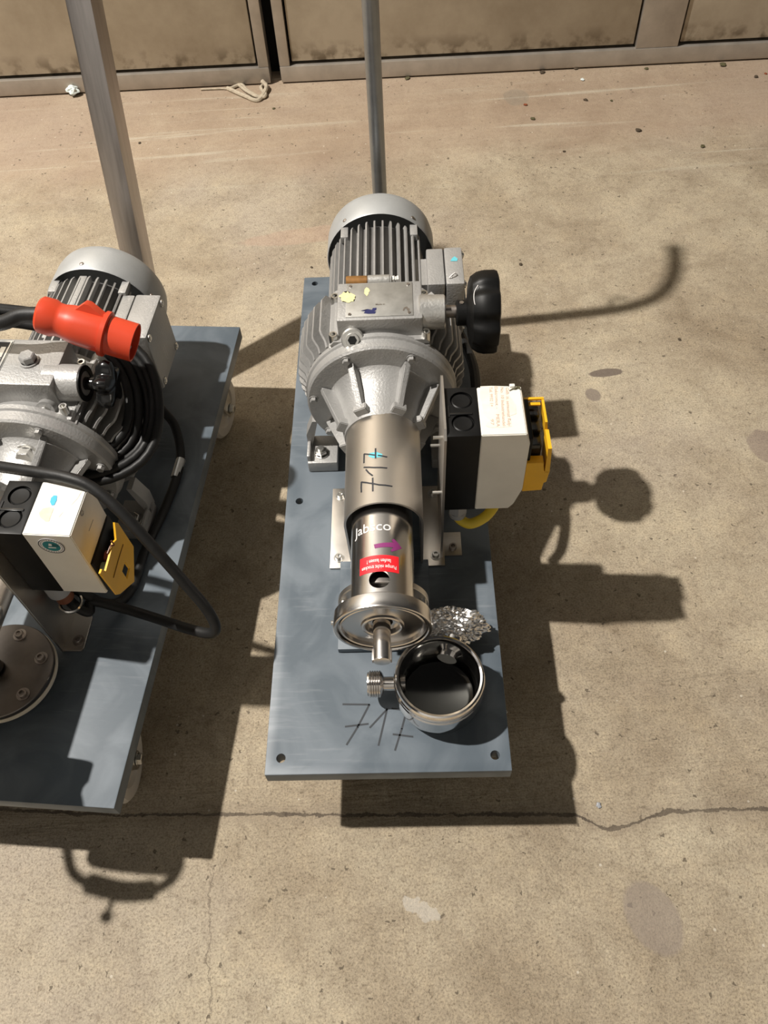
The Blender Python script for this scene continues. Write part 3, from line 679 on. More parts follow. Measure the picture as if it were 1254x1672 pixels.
bb, bc = switch_box(R0, zL, .0808, .1205, [(.1206, .115), (.164, .115), (.170, .124), (.1785, .155), (.1785, .245), (.1735, .262), (.1206, .262)], .305, .383, .115, .262, 'box_white')
# worn printed sticker on top of the cover
zt = .2623
def z9(q): return pix((780+q[0]/13.93, 625+q[1]/13.93), 'z', zt, FR)
st_pts = [(60, 80), (300, 70), (700, 80), (705, 260), (860, 500), (880, 700), (720, 760), (780, 990), (560, 1010), (300, 1020), (180, 980), (250, 850), (130, 700), (90, 420), (50, 330)]
bm = poly_bm([[z9(q) for q in st_pts]]); decal(bm, lambda x, y, z: V((x, y, zt))); sk = obj('worn_sticker', bm, 'box_worn', bc, label='half torn white sticker with small red print')
for txt, xc, a, b_, in (('Geb. zi. sensomat Relp', 665, 110, 980), ('No. 10 Industriehandel', 545, 110, 980), ('Elektromot. -', 410, 90, 590), ('MERA', 445, 720, 1000), ('Tel. 9932 1+', 290, 100, 540), ('97', 320, 830, 960)):
    p0, p1 = z9((xc, a)), z9((xc+ (b_-a)*.06, b_)); d = (p1-p0); Ln = d.length; d.normalize(); nn = V((-d.y, d.x, 0))
    bm = text_bm(txt, .0058); xs = [v.co.x for v in bm.verts]; sc = Ln/(max(xs)-min(xs)); mn = min(xs)
    decal(bm, lambda x, y, z: p0+d*((x-mn)*sc)+nn*y*.95+V((0, 0, .0003))); obj('sticker_print', bm, 'label_red_print', sk)
bm = B(); tube(bm, [z9((720, 185))+V((0, 0, .0005)), z9((790, 150))+V((0, 0, .001)), z9((850, 145))+V((0, 0, .001)), z9((900, 120))+V((0, 0, .0015)), z9((960, 135))+V((0, 0, .001))], lambda t: .0004+.0012*t, 6); obj('torn_edge', bm, 'leaf_green', sk)
bm = B(); box(bm, .1600, .1665, .3795, .3845, .2595, .2645, .001); obj('cover_nib', bm, 'box_white', bc)
# push buttons with yellow guard on the outer face
bm = B(); box(bm, .1775, .1835, .312, .376, .165, .246, .0015); bt = obj('button_panel', bm, 'black_plastic', R0, zL)
for k, (yy, zz) in enumerate(((.368, .222), (.349, .216), (.330, .210))):
    bm = B(); box(bm, .1835, .1975, yy-.0085, yy+.0085, zz-.012, zz+.012, .0025); obj('push_button', bm, 'gloss_black', bt)
bm = B(); prism(bm, [(.1788, .148), (.2035, .150), (.2035, .166), (.2075, .166), (.2090, .188), (.2010, .1885), (.2000, .205), (.1788, .205)], 'y', .3075, .320)
bmesh.ops.bevel(bm, geom=list(bm.edges), offset=.0007, segments=1, affect='EDGES')
gd = obj('yellow_guard', bm, 'yellow', R0, zL, label='bright yellow hinged button guard')
bm = B(); prism(bm, [(.2030, .186), (.2090, .186), (.2060, .232), (.2015, .232)], 'y', .3075, .338); prism(bm, [(.2030, .215), (.2065, .215), (.2030, .245), (.2, .245)], 'y', .338, .378); obj('guard_lever', bm, 'yellow', gd)
bm = B(); box(bm, .1788, .2030, .375, .3785, .243, .246, .0006); box(bm, .1800, .1990, .3705, .375, .2385, .2405, .0005); obj('guard_clip', bm, 'yellow', gd)
# gland and yellow cable under the switch
bm = B(); cyl(bm, (.100, .322, .092), (.100, .322, .1148), .013, seg=6); cyl(bm, (.100, .322, .082), (.100, .322, .092), .0115, .012, 24); obj('cable_gland', bm, 'clear_grey', bb)
bm = B(); tube(bm, [(.100, .322, .088), (.103, .318, .076), (.118, .311, .074), (.140, .320, .080), (.154, .340, .088), (.150, .358, .096), (.130, .366, .100), (.112, .364, .106), (.105, .362, .1155)], .0072, 14)
obj('switch_cable', bm, 'yellow_cable', R0, zL, label='yellow cable looping under the switch')
# thin black motor lead beside the gearbox
bm = B(); tube(bm, [(.110, .70, .0985), (.126, .67, .082), (.139, .60, .090), (.140, .54, .10), (.134, .48, .105), (.118, .43, .11), (.1, .405, .11)], .0078, 10); obj('motor_lead', bm, 'black_rubber', R0, zL)
# upright handle tube at the rear edge
def handle(root, x, y, pts, r, mname, name, label):
    bm = B(); tube(bm, pts, r, 20, 10); o = obj(name, bm, mname, root, zL, label=label); return o
hd = handle(R0, 0, .935, [(0, .9505, -.045), (0, .9500, .05), (0, .946, .2), (0, .938, .4), (.0, .933, .56), (0, .938, .64), (0, .956, .70), (0, .992, .742), (0, 1.038, .764), (0, 1.075, .772)], .0123, 'tube_grey', 'handle_tube', 'grey tube handle bent backwards at the top')
bm = B(); tube(bm, [(0, .945, .555), (0, .957, .565), (0, .962, .585), (.004, .955, .60)], .0035, 8); obj('cable_hook', bm, 'zinc', hd)
bm = B(); box(bm, -.035, .035, .9352, .939, -.05, -.002, .001); box(bm, -.035, .035, .90, .939, -.029, -.0253, .001); obj('handle_bracket', bm, 'steel_sheet', hd)

# loose pump head standing open on the plate
def world(F, l): return F[0]+F[1]*l.x+F[2]*l.y+V((0, 0, l.z))
cx, cy = .0655, .094
hp_ = bpy.data.objects.new('pump_housing', None); C.objects.link(hp_); hp_.location = world(FR, V((cx, cy, .0002))); hp_.rotation_euler = (0, 0, -FR[3])
tag(hp_, 'open polished steel pump bowl lying on the 717 plate', 'pump part')
bm = B(); Rr = .0555
lathe(bm, [(0, 0), (.036, 0), (.045, .003), (.0515, .011), (.0545, .024), (Rr, .036), (Rr, .052), (.0540, .0535), (.0540, .0560), (.0552, .0575), (.0552, .0605), (.0538, .0620), (.0538, .0645), (.0545, .0660), (.0535, .0690), (.0515, .0702), (.0490, .0695), (.0475, .0670), (.0470, .0600), (.0468, .020), (.044, .013), (.036, .0095), (0, .009)], (0, 0, 0), (0, 0, 1), 112)
bowl = obj('bowl', bm, 'chrome', hp_, sharp=28)
bm = B(); lathe(bm, [(.0463, .030), (.0462, .020), (.0435, .0136), (.036, .0103), (0, .0098)], (0, 0, 0), (0, 0, 1), 96); obj('bowl_floor_reflection', bm, 'dark_reflection_tone', bowl, label='polished bowl floor with its dark reflection put into the colour')  # inner skin of the bowl, its dark reflection painted as colour
pd = V((.30, .95, 0)).normalized()
bm = B(); cyl(bm, pd*.046+V((0, 0, .036)), pd*.085+V((0, 0, .036)), .0125, seg=28); lathe(bm, [(.0125, .074), (.0175, .076), (.019, .079), (.019, .092), (.017, .094), (.011, .094), (.0105, .08)], V((0, 0, .036)), pd, 32)
cyl(bm, pd*.0385+V((0, 0, .036)), pd*.047+V((0, 0, .036)), .0125, seg=28); obj('outlet_port', bm, 'chrome', hp_)
bm = B(); py = .006
cyl(bm, (-.0455, py, .034), (-.0735, py, .034), .0088, seg=28); cyl(bm, (-.0415, py, .034), (-.047, py, .034), .0110, seg=28)
prof = [(.0088, .068), (.0125, .069), (.0145, .0705)]
for k in range(5): prof += [(.0165, .0725+k*.0029), (.0165, .0740+k*.0029), (.0150, .0748+k*.0029)]
prof += [(.0145, .0885), (.0095, .0885), (.0088, .075)]
lathe(bm, prof, V((0, py, .034)), (-1, 0, 0), 36); obj('threaded_port', bm, 'steel_bright', hp_, label='threaded inlet stub')
def foil(name, par, o, rad, seed, squash=(1, 1, 1), n=4):
    bm = B(); bmesh.ops.create_icosphere(bm, subdivisions=n, radius=1); sv = V((seed*1.7, seed*.3, 0))
    for v in bm.verts:
        c = v.co.copy(); k = 1+.30*noise.noise(c*1.6+sv)+.34*(.5-abs(noise.noise(c*3.4+sv)))+.22*(.5-abs(noise.noise(c*7.5+sv)))
        v.co = V((c.x*squash[0], c.y*squash[1], c.z*squash[2]))*rad*k
    return obj(name, bm, 'foil', par, o, label='crumpled aluminium foil', sharp=1)
foil('foil_wrap', hp_, pd*.087+V((-.002, .002, .034)), .0235, 3, (1.45, .82, 1.0), 5)

# ------------------------------------------------------------------ trolley with the red plug
OFF = (-.02, -.085); F2 = FLt
L0 = rootempty('pump_trolley', FLt, 'grey plate trolley with silver motor, square steel handle post and white front wheel')
base_plate(L0, -.19, .15, .843, [(-.171, .021), (-.171, .822)])
for (x, y, a) in ((.096, .075, .12), (-.136, .075, .2), (.100, .735, -.1), (-.136, .735, 0)): caster(L0, x, y, a)
zO = (OFF[0], OFF[1], HP)
TBL = dict(box=(.030, .054, .094, .600, .692, .092, .194), a0=-30, a1=36, ox=0, oy=0, cowl=(96, 20, 200, 300))
h2, t2 = motor(L0, OFF, TBL)
# cast pads among the fins
bm = B(); 
for a, y0, y1, wd in ((92, .70, .792, .012), (118, .715, .735, .02), (106, .66, .70, .009)):
    c = on_axis(a*D2R, .078, 0); box(bm, c.x-wd/2, c.x+wd/2, y0, y1, c.z-.012, c.z+.0035, .002)
obj('cast_pad', bm, 'silver_paint', h2)
bm = poly_bm(stroke_polys([[(0, -.012), (0, .012)], [(.006, -.012), (.006, .009)], [(.003, -.016), (.003, -.014)]], .0011)); decal(bm, lambda x, y, z: V((.0943, .64+x, .128+y))); obj('moulded_mark', bm, 'plate_label', t2)
# gland below the terminal box with the lead to the switch
bm = B(); cyl(bm, (.070, .606, .070), (.072, .612, .0915), .0095, seg=6); cyl(bm, (.069, .604, .062), (.070, .606, .071), .0085, seg=20); obj('cable_gland', bm, 'zinc', t2)
bm = B(); tube(bm, [(.0705, .607, .069), (.078, .595, .052), (.100, .575, .030), (.116, .52, .012), (.112, .44, .0085), (.100, .36, .0085), (.098, .30, .009), (.088, .268, .016), (.072, .255, .04), (.056, .253, .08), (.052, .258, .115), (.052, .260, .13)], .0068, 12); obj('motor_lead', bm, 'black_rubber', L0, zL)
bm = B(); tube(bm, [(.1165, .524, .0128), (.1145, .49, .0098)], .0074, 12); obj('cable_tie_band', bm, 'plate_label', L0, zL)
LF = [-38, -30, -22, -14, -6, 2, 10, 18, 26, 34, 42, 50]
g2, fl2 = gearbox(L0, OFF, (64, 116, 158, 22, 205, -25), (68, 112, 168, 204, 12, -24), LF+[180-a for a in LF])
# pump barrel under the arch and clamp ring, mostly beyond the picture edge
bm = B(); lathe(bm, [(.026, .150), (.026, .415), (0, .415), (0, .150), (.026, .150)], (0, 0, AX), seg=48); obj('pump_barrel', bm, 'steel_bright', L0, zO)
bm = B(); R_ = .055; A_ = [[bm.verts.new((-.057+r_*math.cos(PI*k/16), y_, .150+r_*math.sin(PI*k/16))) for k in range(17)] for r_ in (R_, R_-.002) for y_ in (.06, .315)]
for k in range(16):
    for a_, b_ in ((0, 1), (2, 3), (0, 2), (1, 3)): bm.faces.new((A_[a_][k], A_[a_][k+1], A_[b_][k+1], A_[b_][k]))
for k in (0, 16): bm.faces.new((A_[0][k], A_[1][k], A_[3][k], A_[2][k]))
obj('shade_sheet', bm, 'steel_sheet', L0, zL)  # unseen curved sheet, added to shade the cover disc and the plate
bm = B(); lathe(bm, [(.02, .150), (.0555, .150), (.058, .148), (.058, .127), (.056, .125), (.054, .120), (.054, .085), (.048, .078), (0, .076)], (0, 0, AX), seg=64); obj('pump_head', bm, 'steel_bright', L0, zO)
bm = B(); hb = [(-.128, .035, .170), (-.129, .012, .190), (-.120, -.008, .198), (-.098, -.019, .2), (-.053, -.025, .2), (-.016, -.021, .2), (.006, -.006, .198), (.014, .014, .190), (.010, .035, .170)]
tube(bm, [(-.06, .04, .155)]+hb+[(-.0, .04, .155)], .0062, 12); tube(bm, hb[3:6], .0125, 14); tube(bm, [(-.062, -.026, .2), (-.064, -.040, .202), (-.065, -.053, .2)], .0032, 8); bmesh.ops.create_icosphere(bm, subdivisions=2, radius=.0075, matrix=Matrix.Translation((-.065, -.054, .2)))
obj('head_handle', bm, 'steel_dull', L0, zL)
# control head
bm = B(); box(bm, -.068, .070, .502, .605, .190, .222, .004); box(bm, -.060, .066, .506, .600, .15, .2, .002)
prism(bm, [(.052, .222), (.074, .214), (.062, .20), (.04, .20)], 'y', .5018, .56)
ch2 = obj('control_head', bm, 'silver_paint', L0, zO)
def q2(px, z): q = pix(px, 'z', z, FLt); return V((q.x-OFF[0], q.y-OFF[1], z))
bm = B(); box(bm, -.12, .050, .524, .606, .20, .2605, .003); hc2 = obj('head_cover', bm, 'silver_paint', ch2)
bp_ = q2((48, 590), .2605)
bm = B(); hexbolt(bm, bp_, (0, 0, 1), .0105, .012); obj('filler_bolt', bm, 'silver_paint', ch2)
c0 = q2((86, 618), .232)
bm = B(); cyl(bm, (.030, .551, .2375), (.080, .551, .2375), .0245, .024, 40, .0015); obj('shaft_boss', bm, 'silver_paint', ch2)
bm = B(); lathe(bm, [(.0235, 0), (.0235, .0015), (.016, .0015), (.0155, -.006), (.009, -.006)], (.0795, .551, .2375), (1, 0, 0), 36); obj('boss_cap', bm, 'black_plastic', ch2)
bm = B(); cyl(bm, (.078, .551, .2375), (.098, .551, .2375), .0085, seg=20, bev=.001); obj('knob_shaft', bm, 'gloss_black', ch2)
bm = B(); rings = []; u1 = V((.097, .551, .2375))
for r, hh in [(0, 0), (.012, 0), (.021, .002), (.0255, .008), (.0265, .014), (.0245, .021), (.018, .0235), (0, .0235)]:
    if r == 0: rings.append(bm.verts.new(u1+V((hh, 0, 0)))); continue
    rings.append([bm.verts.new(u1+V((hh, math.cos(a)*r*(1+(.22 if r > .013 else 0)*math.cos(5*a+.6)), math.sin(a)*r*(1+(.22 if r > .013 else 0)*math.cos(5*a+.6))))) for a in [2*PI*k/80 for k in range(80)]])
for A_, B_ in zip(rings, rings[1:]):
    for k in range(80):
        k2 = (k+1) % 80
        if not isinstance(A_, list): bm.faces.new((A_, B_[k], B_[k2]))
        elif not isinstance(B_, list): bm.faces.new((A_[k], B_, A_[k2]))
        else: bm.faces.new((A_[k], B_[k], B_[k2], A_[k2]))
obj('star_knob', bm, 'gloss_black', L0, zO, label='glossy black five-lobed star knob')
sq = q2((72, 636), .236)
bm = B(); cyl(bm, (.032, .548, .212), (.034, .512, .226), .0145, .0125, 28); obj('plug_boss', bm, 'silver_paint', ch2)
bm = B(); capbolt(bm, (.034, .5125, .2258), (.03, -.93, .36), .0065, .004); obj('plug_screw', bm, 'zinc', ch2)
for x, y in ((-.0605, .512), (.0605, .5125), (.0605, .592)):
    bm = B(); capbolt(bm, (x, y, .222), (0, 0, 1), .0058, .014); obj('head_bolt', bm, 'zinc', ch2)
# rating plate (black with blank silver fields)
na, nb = q2((27, 549), .261), q2((0, 612), .261)
xr = na.x; bm = B(); box(bm, xr-.055, xr, .5285, .602, .2603, .2612); rp = obj('rating_plate', bm, 'plate_label', ch2, label='silver rating plate with black ruled fields')
def pl(x0, x1, y0, y1, m='ink'):
    bm = poly_bm([[(x0, y0), (x1, y0), (x1, y1), (x0, y1)]]); decal(bm, lambda x, y, z: V((x, y, .2614))); obj('printed_field', bm, m, rp)
pl(xr-.0018, xr-.0006, .530, .600); pl(xr-.050, xr-.004, .590, .599)
for k in range(5): pl(xr-.0065-.009*k, xr-.0045-.009*k, .530, .590)
for k in range(3): pl(xr-.050, xr-.0065, .535+.017*k, .5365+.017*k)
# small red and steel hex seen between flange and cable coil
bm = B(); hexbolt(bm, (.012, .468, AX+.055), (0, -1, .3), .013, .014); obj('bell_hex', bm, 'alloy', L0, zO)
# bracket and switch box
BX = .0262
bm = B(); prism(bm, [(.197, .0002), (.262, .0002), (.300, .03), (.300, .235), (.290, .245), (.205, .245), (.197, .235)], 'x', BX-.003, BX)
fo_ = [(BX-.003, .197), (BX+.024, .199), (BX+.0265, .203), (BX+.0250, .250), (BX+.022, .254), (BX-.003, .262)]
prism(bm, fo_, 'z', .0002, .0032); bmesh.ops.bevel(bm, geom=[e for e in bm.edges if abs(e.calc_length()) > .02], offset=.0005, segments=1, affect='EDGES')
bk2 = obj('switch_bracket', bm, 'steel_sheet', L0, zL)
bm = B(); lathe(bm, [(0, 0), (.008, 0), (.008, .0012), (0, .0012)], (BX+.0165, .2135, .0032), (0, 0, 1), 20); capbolt(bm, (BX+.0165, .2135, .004), (0, 0, 1), .0052, .005); obj('bracket_screw', bm, 'steel_dull', bk2)
XB0, XBM, XB1, YB0, YB1, ZB0, ZB1 = BX+.0003, .0668, .1222, .2195, .2930, .1285, .2550
b2, c2 = switch_box(L0, zL, XB0, XBM, [(XBM+.0001, ZB0), (XB1, ZB0), (XB1, ZB1), (XBM+.0001, ZB1)], YB0, YB1, ZB0, ZB1, 'box_white')
def zt2(q, z): return pix((q[0]/5.7, 760+q[1]/5.7), 'z', z, FLt)
for pts, m, nm, zz in (([(475, 300), (500, 278), (530, 280), (528, 320), (505, 368), (480, 372), (465, 340)], 'blue_sticker', 'sticker_scrap', ZB1+.0005),
                       ([(360, 440), (400, 400), (470, 385), (500, 400), (480, 450), (455, 520), (420, 520), (375, 485)], 'glue', 'glue_residue', ZB1+.0003),
                       ([(500, 430), (560, 400), (590, 430), (550, 480), (500, 465)], 'box_worn', 'glue_residue', ZB1+.0003),
                       ([(640, 320), (680, 290), (735, 245), (760, 240), (720, 310), (660, 370)], 'box_worn', 'glue_residue', ZB1+.0003)):
    bm = poly_bm([[zt2(q, zz) for q in pts]]); decal(bm, lambda x, y, z: V((x, y, zz))); obj(nm, bm, m, c2)
# round approval sticker on the front face
def zf2(q): v = pix((60+q[0]/20.9, 860+q[1]/20.9), 'y', YB0, FLt); return v
sc_ = zf2((510, 650)); yy_ = YB0-.0002
bm = B(); lathe(bm, [(0, 0), (.0148, 0), (.0148, .0003), (0, .0003)], (sc_.x, yy_, sc_.z), (0, -1, 0), 40); s1 = obj('round_sticker', bm, 'white_print', c2, label='round white sticker with teal emblem')
bm = B(); lathe(bm, [(.0136, 0), (.0146, 0), (.0146, .0002), (.0136, .0002)], (sc_.x, yy_-.0003, sc_.z), (0, -1, 0), 40)
for k in range(26):
    a = 2*PI*k/26; c = V((sc_.x+.0120*math.cos(a), 0, sc_.z+.0120*math.sin(a))); r_ = .0006; bm.faces.new([bm.verts.new((c.x+dx*r_, yy_-.0004, c.z+dz*r_)) for dx, dz in ((-1, -1), (1, -1), (1, 1), (-1, 1))])
obj('sticker_rim', bm, 'ink', s1)
bm = B(); lathe(bm, [(0, 0), (.0098, 0), (.0098, .0002), (0, .0002)], (sc_.x, yy_-.0004, sc_.z), (0, -1, 0), 36); em = obj('emblem', bm, 'teal', s1)
bm = poly_bm([[(-.0045, -.0035), (.0045, -.0035), (.0045, -.0015), (-.0045, -.0015)], [(-.003, .001), (-.001, .006), (.002, .005), (.001, .001)]]); decal(bm, lambda x, y, z: V((sc_.x+x, yy_-.0008, sc_.z+y))); obj('emblem_mark', bm, 'white_print', em)
bm = poly_bm([[(.001, .0), (.008, -.0005), (.009, .003), (.003, .006)]]); decal(bm, lambda x, y, z: V((sc_.x+x, yy_-.0007, sc_.z+y))); obj('emblem_mark', bm, 'teal_dark', em)
# right face: screw, slot, recessed button strip, open yellow flap
def zx2(q, x): return pix((q[0]/5.7, 760+q[1]/5.7), 'x', x, FLt)
s_ = zx2((762, 445), XB1); bm = B(); lathe(bm, [(0, -.001), (.0035, -.001), (.0036, .0006), (.0026, .0006), (.002, -.0004), (0, -.0004)], s_, (1, 0, 0), 18); obj('cover_screw', bm, 'steel_dull', c2)
a_1, b_1 = zx2((866, 505), XB1), zx2((827, 610), XB1); bm = B(); tube(bm, [a_1, b_1], .0005, 6); obj('moulded_slot', bm, 'clear_grey', c2)
strip = [zx2(q, XB1) for q in ((968, 415), (820, 850), (925, 995), (1005, 960), (1030, 480))]
yA, yB, zA, zB = YB0+.0035, YB1-.001, ZB0+.002, ZB0+.064
bm = B(); box(bm, XB1-.002, XB1+.003, yA, yB, zA, zB, .001); bs = obj('button_panel', bm, 'black_plastic', L0, zL)
for k in range(4):
    yk = yB-.010-(yB-yA-.020)*k/3
    bm = B(); cyl(bm, (XB1+.002, yk, zA+.036), (XB1+.011, yk, zA+.036), .0075, seg=20, bev=.001); obj('push_button', bm, ('gloss_black', 'gloss_black', 'lens_red', 'lens_green')[k], bs)
XF = XB1+.030
fp = [zx2(q, XF) for q in ((1060, 530), (1090, 535), (1235, 755), (1242, 1080), (1110, 1195), (1080, 1203), (925, 1005), (940, 965), (975, 985), (1010, 860), (1045, 720), (1075, 690))]
cut = B(); dm = [zx2(q, XF) for q in ((1155, 895), (1200, 960), (1175, 1060), (1128, 985))]; prism(cut, [(v.y, v.z) for v in dm], 'x', XF-.01, XF+.01)
bm = B(); prism(bm, [(v.y, v.z) for v in fp], 'x', XF-.0012, XF+.0012)
yg = obj('yellow_guard', boolcut(bm, cut), 'yellow', L0, zL, label='yellow hinged guard with a diamond cut-out')
bm = B(); tube(bm, [zx2((1145, 735), XF+.0013), zx2((1100, 880), XF+.0013), zx2((1055, 1045), XF+.0013)], .0008, 6); obj('guard_slot', bm, 'rust', yg)
bm = B(); tube(bm, [zx2((1000, 820), XF-.002), zx2((1030, 750), XF), zx2((1060, 740), XF+.002), zx2((1035, 700), XF)], .0010, 6); obj('guard_spring', bm, 'wire_brown', yg)
# glands under the box with ring
GL = pix((102, 970), 'y', .238, FLt)
bm = B(); cyl(bm, (GL.x, GL.y, GL.z+.008), (GL.x, GL.y, ZB0-.0003), .0150, .0150, 32, .002); obj('cable_gland', bm, 'clear_grey', b2)
bm = B(); cyl(bm, (GL.x+.001, GL.y, GL.z-.008), (GL.x, GL.y, GL.z+.008), .0115, seg=24); obj('gland_seal', bm, 'wire_brown', b2)
bm = B(); lathe(bm, [(.0135, 0), (.0155, .001), (.0155, .004), (.0135, .005), (.0115, .0025), (.0135, 0)], (GL.x+.006, GL.y-.003, GL.z-.018), (.15, -.1, 1), 28); obj('gland_ring', bm, 'steel_bright', b2)
# square handle post at the rear edge, leaning back
bm = B(); box(bm, -.02, .02, -.02, .02, -.06, .80, .003)
po = obj('handle_post', bm, 'post_steel', L0, (-.025, .868, HP), label='square brushed steel post leaning backwards'); po.rotation_mode = 'ZYX'; po.rotation_euler = (-math.atan(.313), 0, -.06)
bm = B(); box(bm, -.06, .01, .8435, .8475, -.05, -.002, .001); obj('post_bracket', bm, 'steel_sheet', L0, zL)
# loose pump head lying face down: round cover with bolts and pale gasket
dcx, dcy = -.026, .150
hq = bpy.data.objects.new('pump_housing', None); C.objects.link(hq); hq.location = world(FLt, V((dcx, dcy, .0002))); hq.rotation_euler = (0, 0, -FLt[3])
tag(hq, 'round bolted steel pump cover lying on a pale gasket ring', 'pump part')
RD = .066
bm = B(); lathe(bm, [(0, 0), (.045, 0), (.052, .004), (.052, .0255), (0, .0255)], (0, 0, 0), (0, 0, 1), 56); obj('bowl', bm, 'steel_dull', hq)
bm = B(); lathe(bm, [(0, .0256), (RD-.001, .0256), (RD, .0266), (RD, .0316), (RD-.001, .0326), (0, .0326)], (0, 0, 0), (0, 0, 1), 80); obj('gasket', bm, 'gasket', hq, label='pale rubber gasket ring')
bm = B(); lathe(bm, [(0, .0328), (RD-.002, .0328), (RD-.001, .0338), (RD-.001, .0400), (RD-.002, .0410), (0, .0410)], (0, 0, 0), (0, 0, 1), 80); cv = obj('cover_disc', bm, 'cover_steel', hq)
for k in range(6):
    a = (k*60+22)*D2R; c = V((.050*math.cos(a), .050*math.sin(a), .041)); bm = B(); lathe(bm, [(0, 0), (.0085, 0), (.0085, .001), (0, .001)], c, (0, 0, 1), 18); capbolt(bm, c+V((0, 0, .001)), (0, 0, 1), .0055, .005); obj('cover_bolt', bm, 'steel_dull', cv)
bm = B(); tube(bm, [(-.008, .0, .041), (-.012, .001, .050), (-.024, .003, .058), (-.05, .006, .061), (-.085, .008, .062)], .0125, 24); obj('outlet_pipe', bm, 'cover_steel', hq)
foil('foil_wrap', hq, (-.034, -.062, .030), .027, 11, (1.0, .95, .9), 5)
# ------------------------------------------------------------------ power cable with red plug, coiled over the motor
pw = bpy.data.objects.new('power_cable', None); C.objects.link(pw); pw.location = (FLt[0].x, FLt[0].y, HP); pw.rotation_euler = (0, 0, -FLt[3])
tag(pw, 'coiled black power cable with red plug draped over a motor', 'power cable')
rc = random.Random(5)
loops = []
pts = []
CC = V((-.03, .465, .212)); E1 = V((.147, .022, -.040)); E2 = V((.01, -.086, -.056)); sq_ = lambda t: math.copysign(abs(t)**.8, t)
n = 5*16+1
for k in range(n):
    t = k/16; a = 2*PI*t+PI; w = -.9+.36*t
    k1 = 1+.045*w+.01*math.sin(3*a+t)
    pts.append(CC+E1*sq_(math.cos(a))*(k1+.15*w)+E2*sq_(math.sin(a))*(1+.17*w)+V((0, -.004*w, .010*abs(w)+.004*math.sin(2*a+t*1.7))))
bm = B(); tube(bm, pts, .0062, 12, 3); obj('cable_coil', bm, 'black_rubber', pw)
# free run: from the coil over the switch box, hanging loop beside the plate, back to the gland
def p3(px, ax, v): return pix(px, ax, v, FLt)
run = [pts[-1], pts[-1]+V((-.006, -.030, .006)), V((-.165, .385, .246)), p3((-60, 752), 'z', .240), p3((0, 762), 'z', .250), p3((60, 771), 'z', .262), p3((110, 780), 'z', .266), p3((150, 796), 'z', .260), p3((195, 834), 'z', .240), p3((245, 888), 'z', .205), p3((300, 950), 'z', .155), p3((338, 995), 'z', .115), p3((352, 1024), 'z', .09), p3((342, 1034), 'z', .078), p3((305, 1026), 'z', .066), p3((250, 1008), 'z', .05), p3((200, 993), 'z', .045), p3((150, 982), 'z', .05), V((GL.x+.022, GL.y-.003, GL.z-.040)), V((GL.x+.008, GL.y-.002, GL.z-.028)), V((GL.x+.002, GL.y, GL.z-.006))]
bm = B(); tube(bm, run, .0068, 14); obj('cable_run', bm, 'black_rubber', pw)
bm = B(); tube(bm, [pts[0], pts[0]+V((-.006, .03, .012)), p3((-80, 540), 'z', .29), p3((0, 528), 'z', .305), p3((35, 515), 'z', .314), p3((72, 514), 'z', .316)], lambda t: .0062+.0035*min(1, t*1.6), 14); obj('cable_tail', bm, 'black_rubber', pw)
# plug
pa, pb_ = p3((66, 513), 'z', .318), p3((221, 560), 'z', .280); ax = (pb_-pa); PLn = ax.length; ax.normalize()
pg = bpy.data.objects.new('plug', None)
k = PLn/.150
bm = B(); lathe(bm, [(.010, -.002), (.0215, -.002), (.0245, .002), (.0250, .020), (.0225, .027), (.0222, .034), (.0245, .045), (.0262, .060), (.0270, .092), (.0270, .098), (.0305, .0985), (.0308, .1055), (.0285, .107), (.0262, .1072), (.0262, .1495), (.0250, .1500), (.0242, .149), (.0242, .118), (0, .118)], pa, ax, 48)
for v in bm.verts: v.co = pa+(v.co-pa).dot(ax)*ax*(k)+((v.co-pa)-(v.co-pa).dot(ax)*ax)*.94
pl_ = obj('plug_body', bm, 'red_plug', pw, label='red five-pin industrial plug')
up = V((0, .35, .94)); up = (up-ax*up.dot(ax)).normalized(); sd = ax.cross(up)
bm = B()
tri_ = [(.040, .020), (.052, .034), (.058, .034), (.078, .024), (.078, .018), (.040, .018)]
A_ = [bm.verts.new(pa+ax*a+up*b+sd*.007) for a, b in tri_]; B_ = [bm.verts.new(pa+ax*a+up*b-sd*.007) for a, b in tri_]
bm.faces.new(A_); bm.faces.new(B_[::-1])
for i in range(len(tri_)): bm.faces.new((A_[i], B_[i], B_[(i+1) % len(tri_)], A_[(i+1) % len(tri_)]))
obj('plug_latch', bm, 'red_plug', pl_)
for ang in (0, 72, 144, 216, 288):
    d_ = (up*math.cos(ang*D2R)+sd*math.sin(ang*D2R))*.0155; bm = B(); cyl(bm, pa+ax*.118*k+d_, pa+ax*.142*k+d_, .0025, seg=10, bev=.0008); obj('contact_pin', bm, 'zinc', pl_)
hl = V((0, 0, 0)); d_ = (up*.35-sd*.94).normalized(); bm = B(); lathe(bm, [(0, 0), (.0024, 0), (.0024, .0006), (0, .0006)], pa+ax*.030+d_*.0222, d_, 14); obj('screw_hole', bm, 'void', pl_)

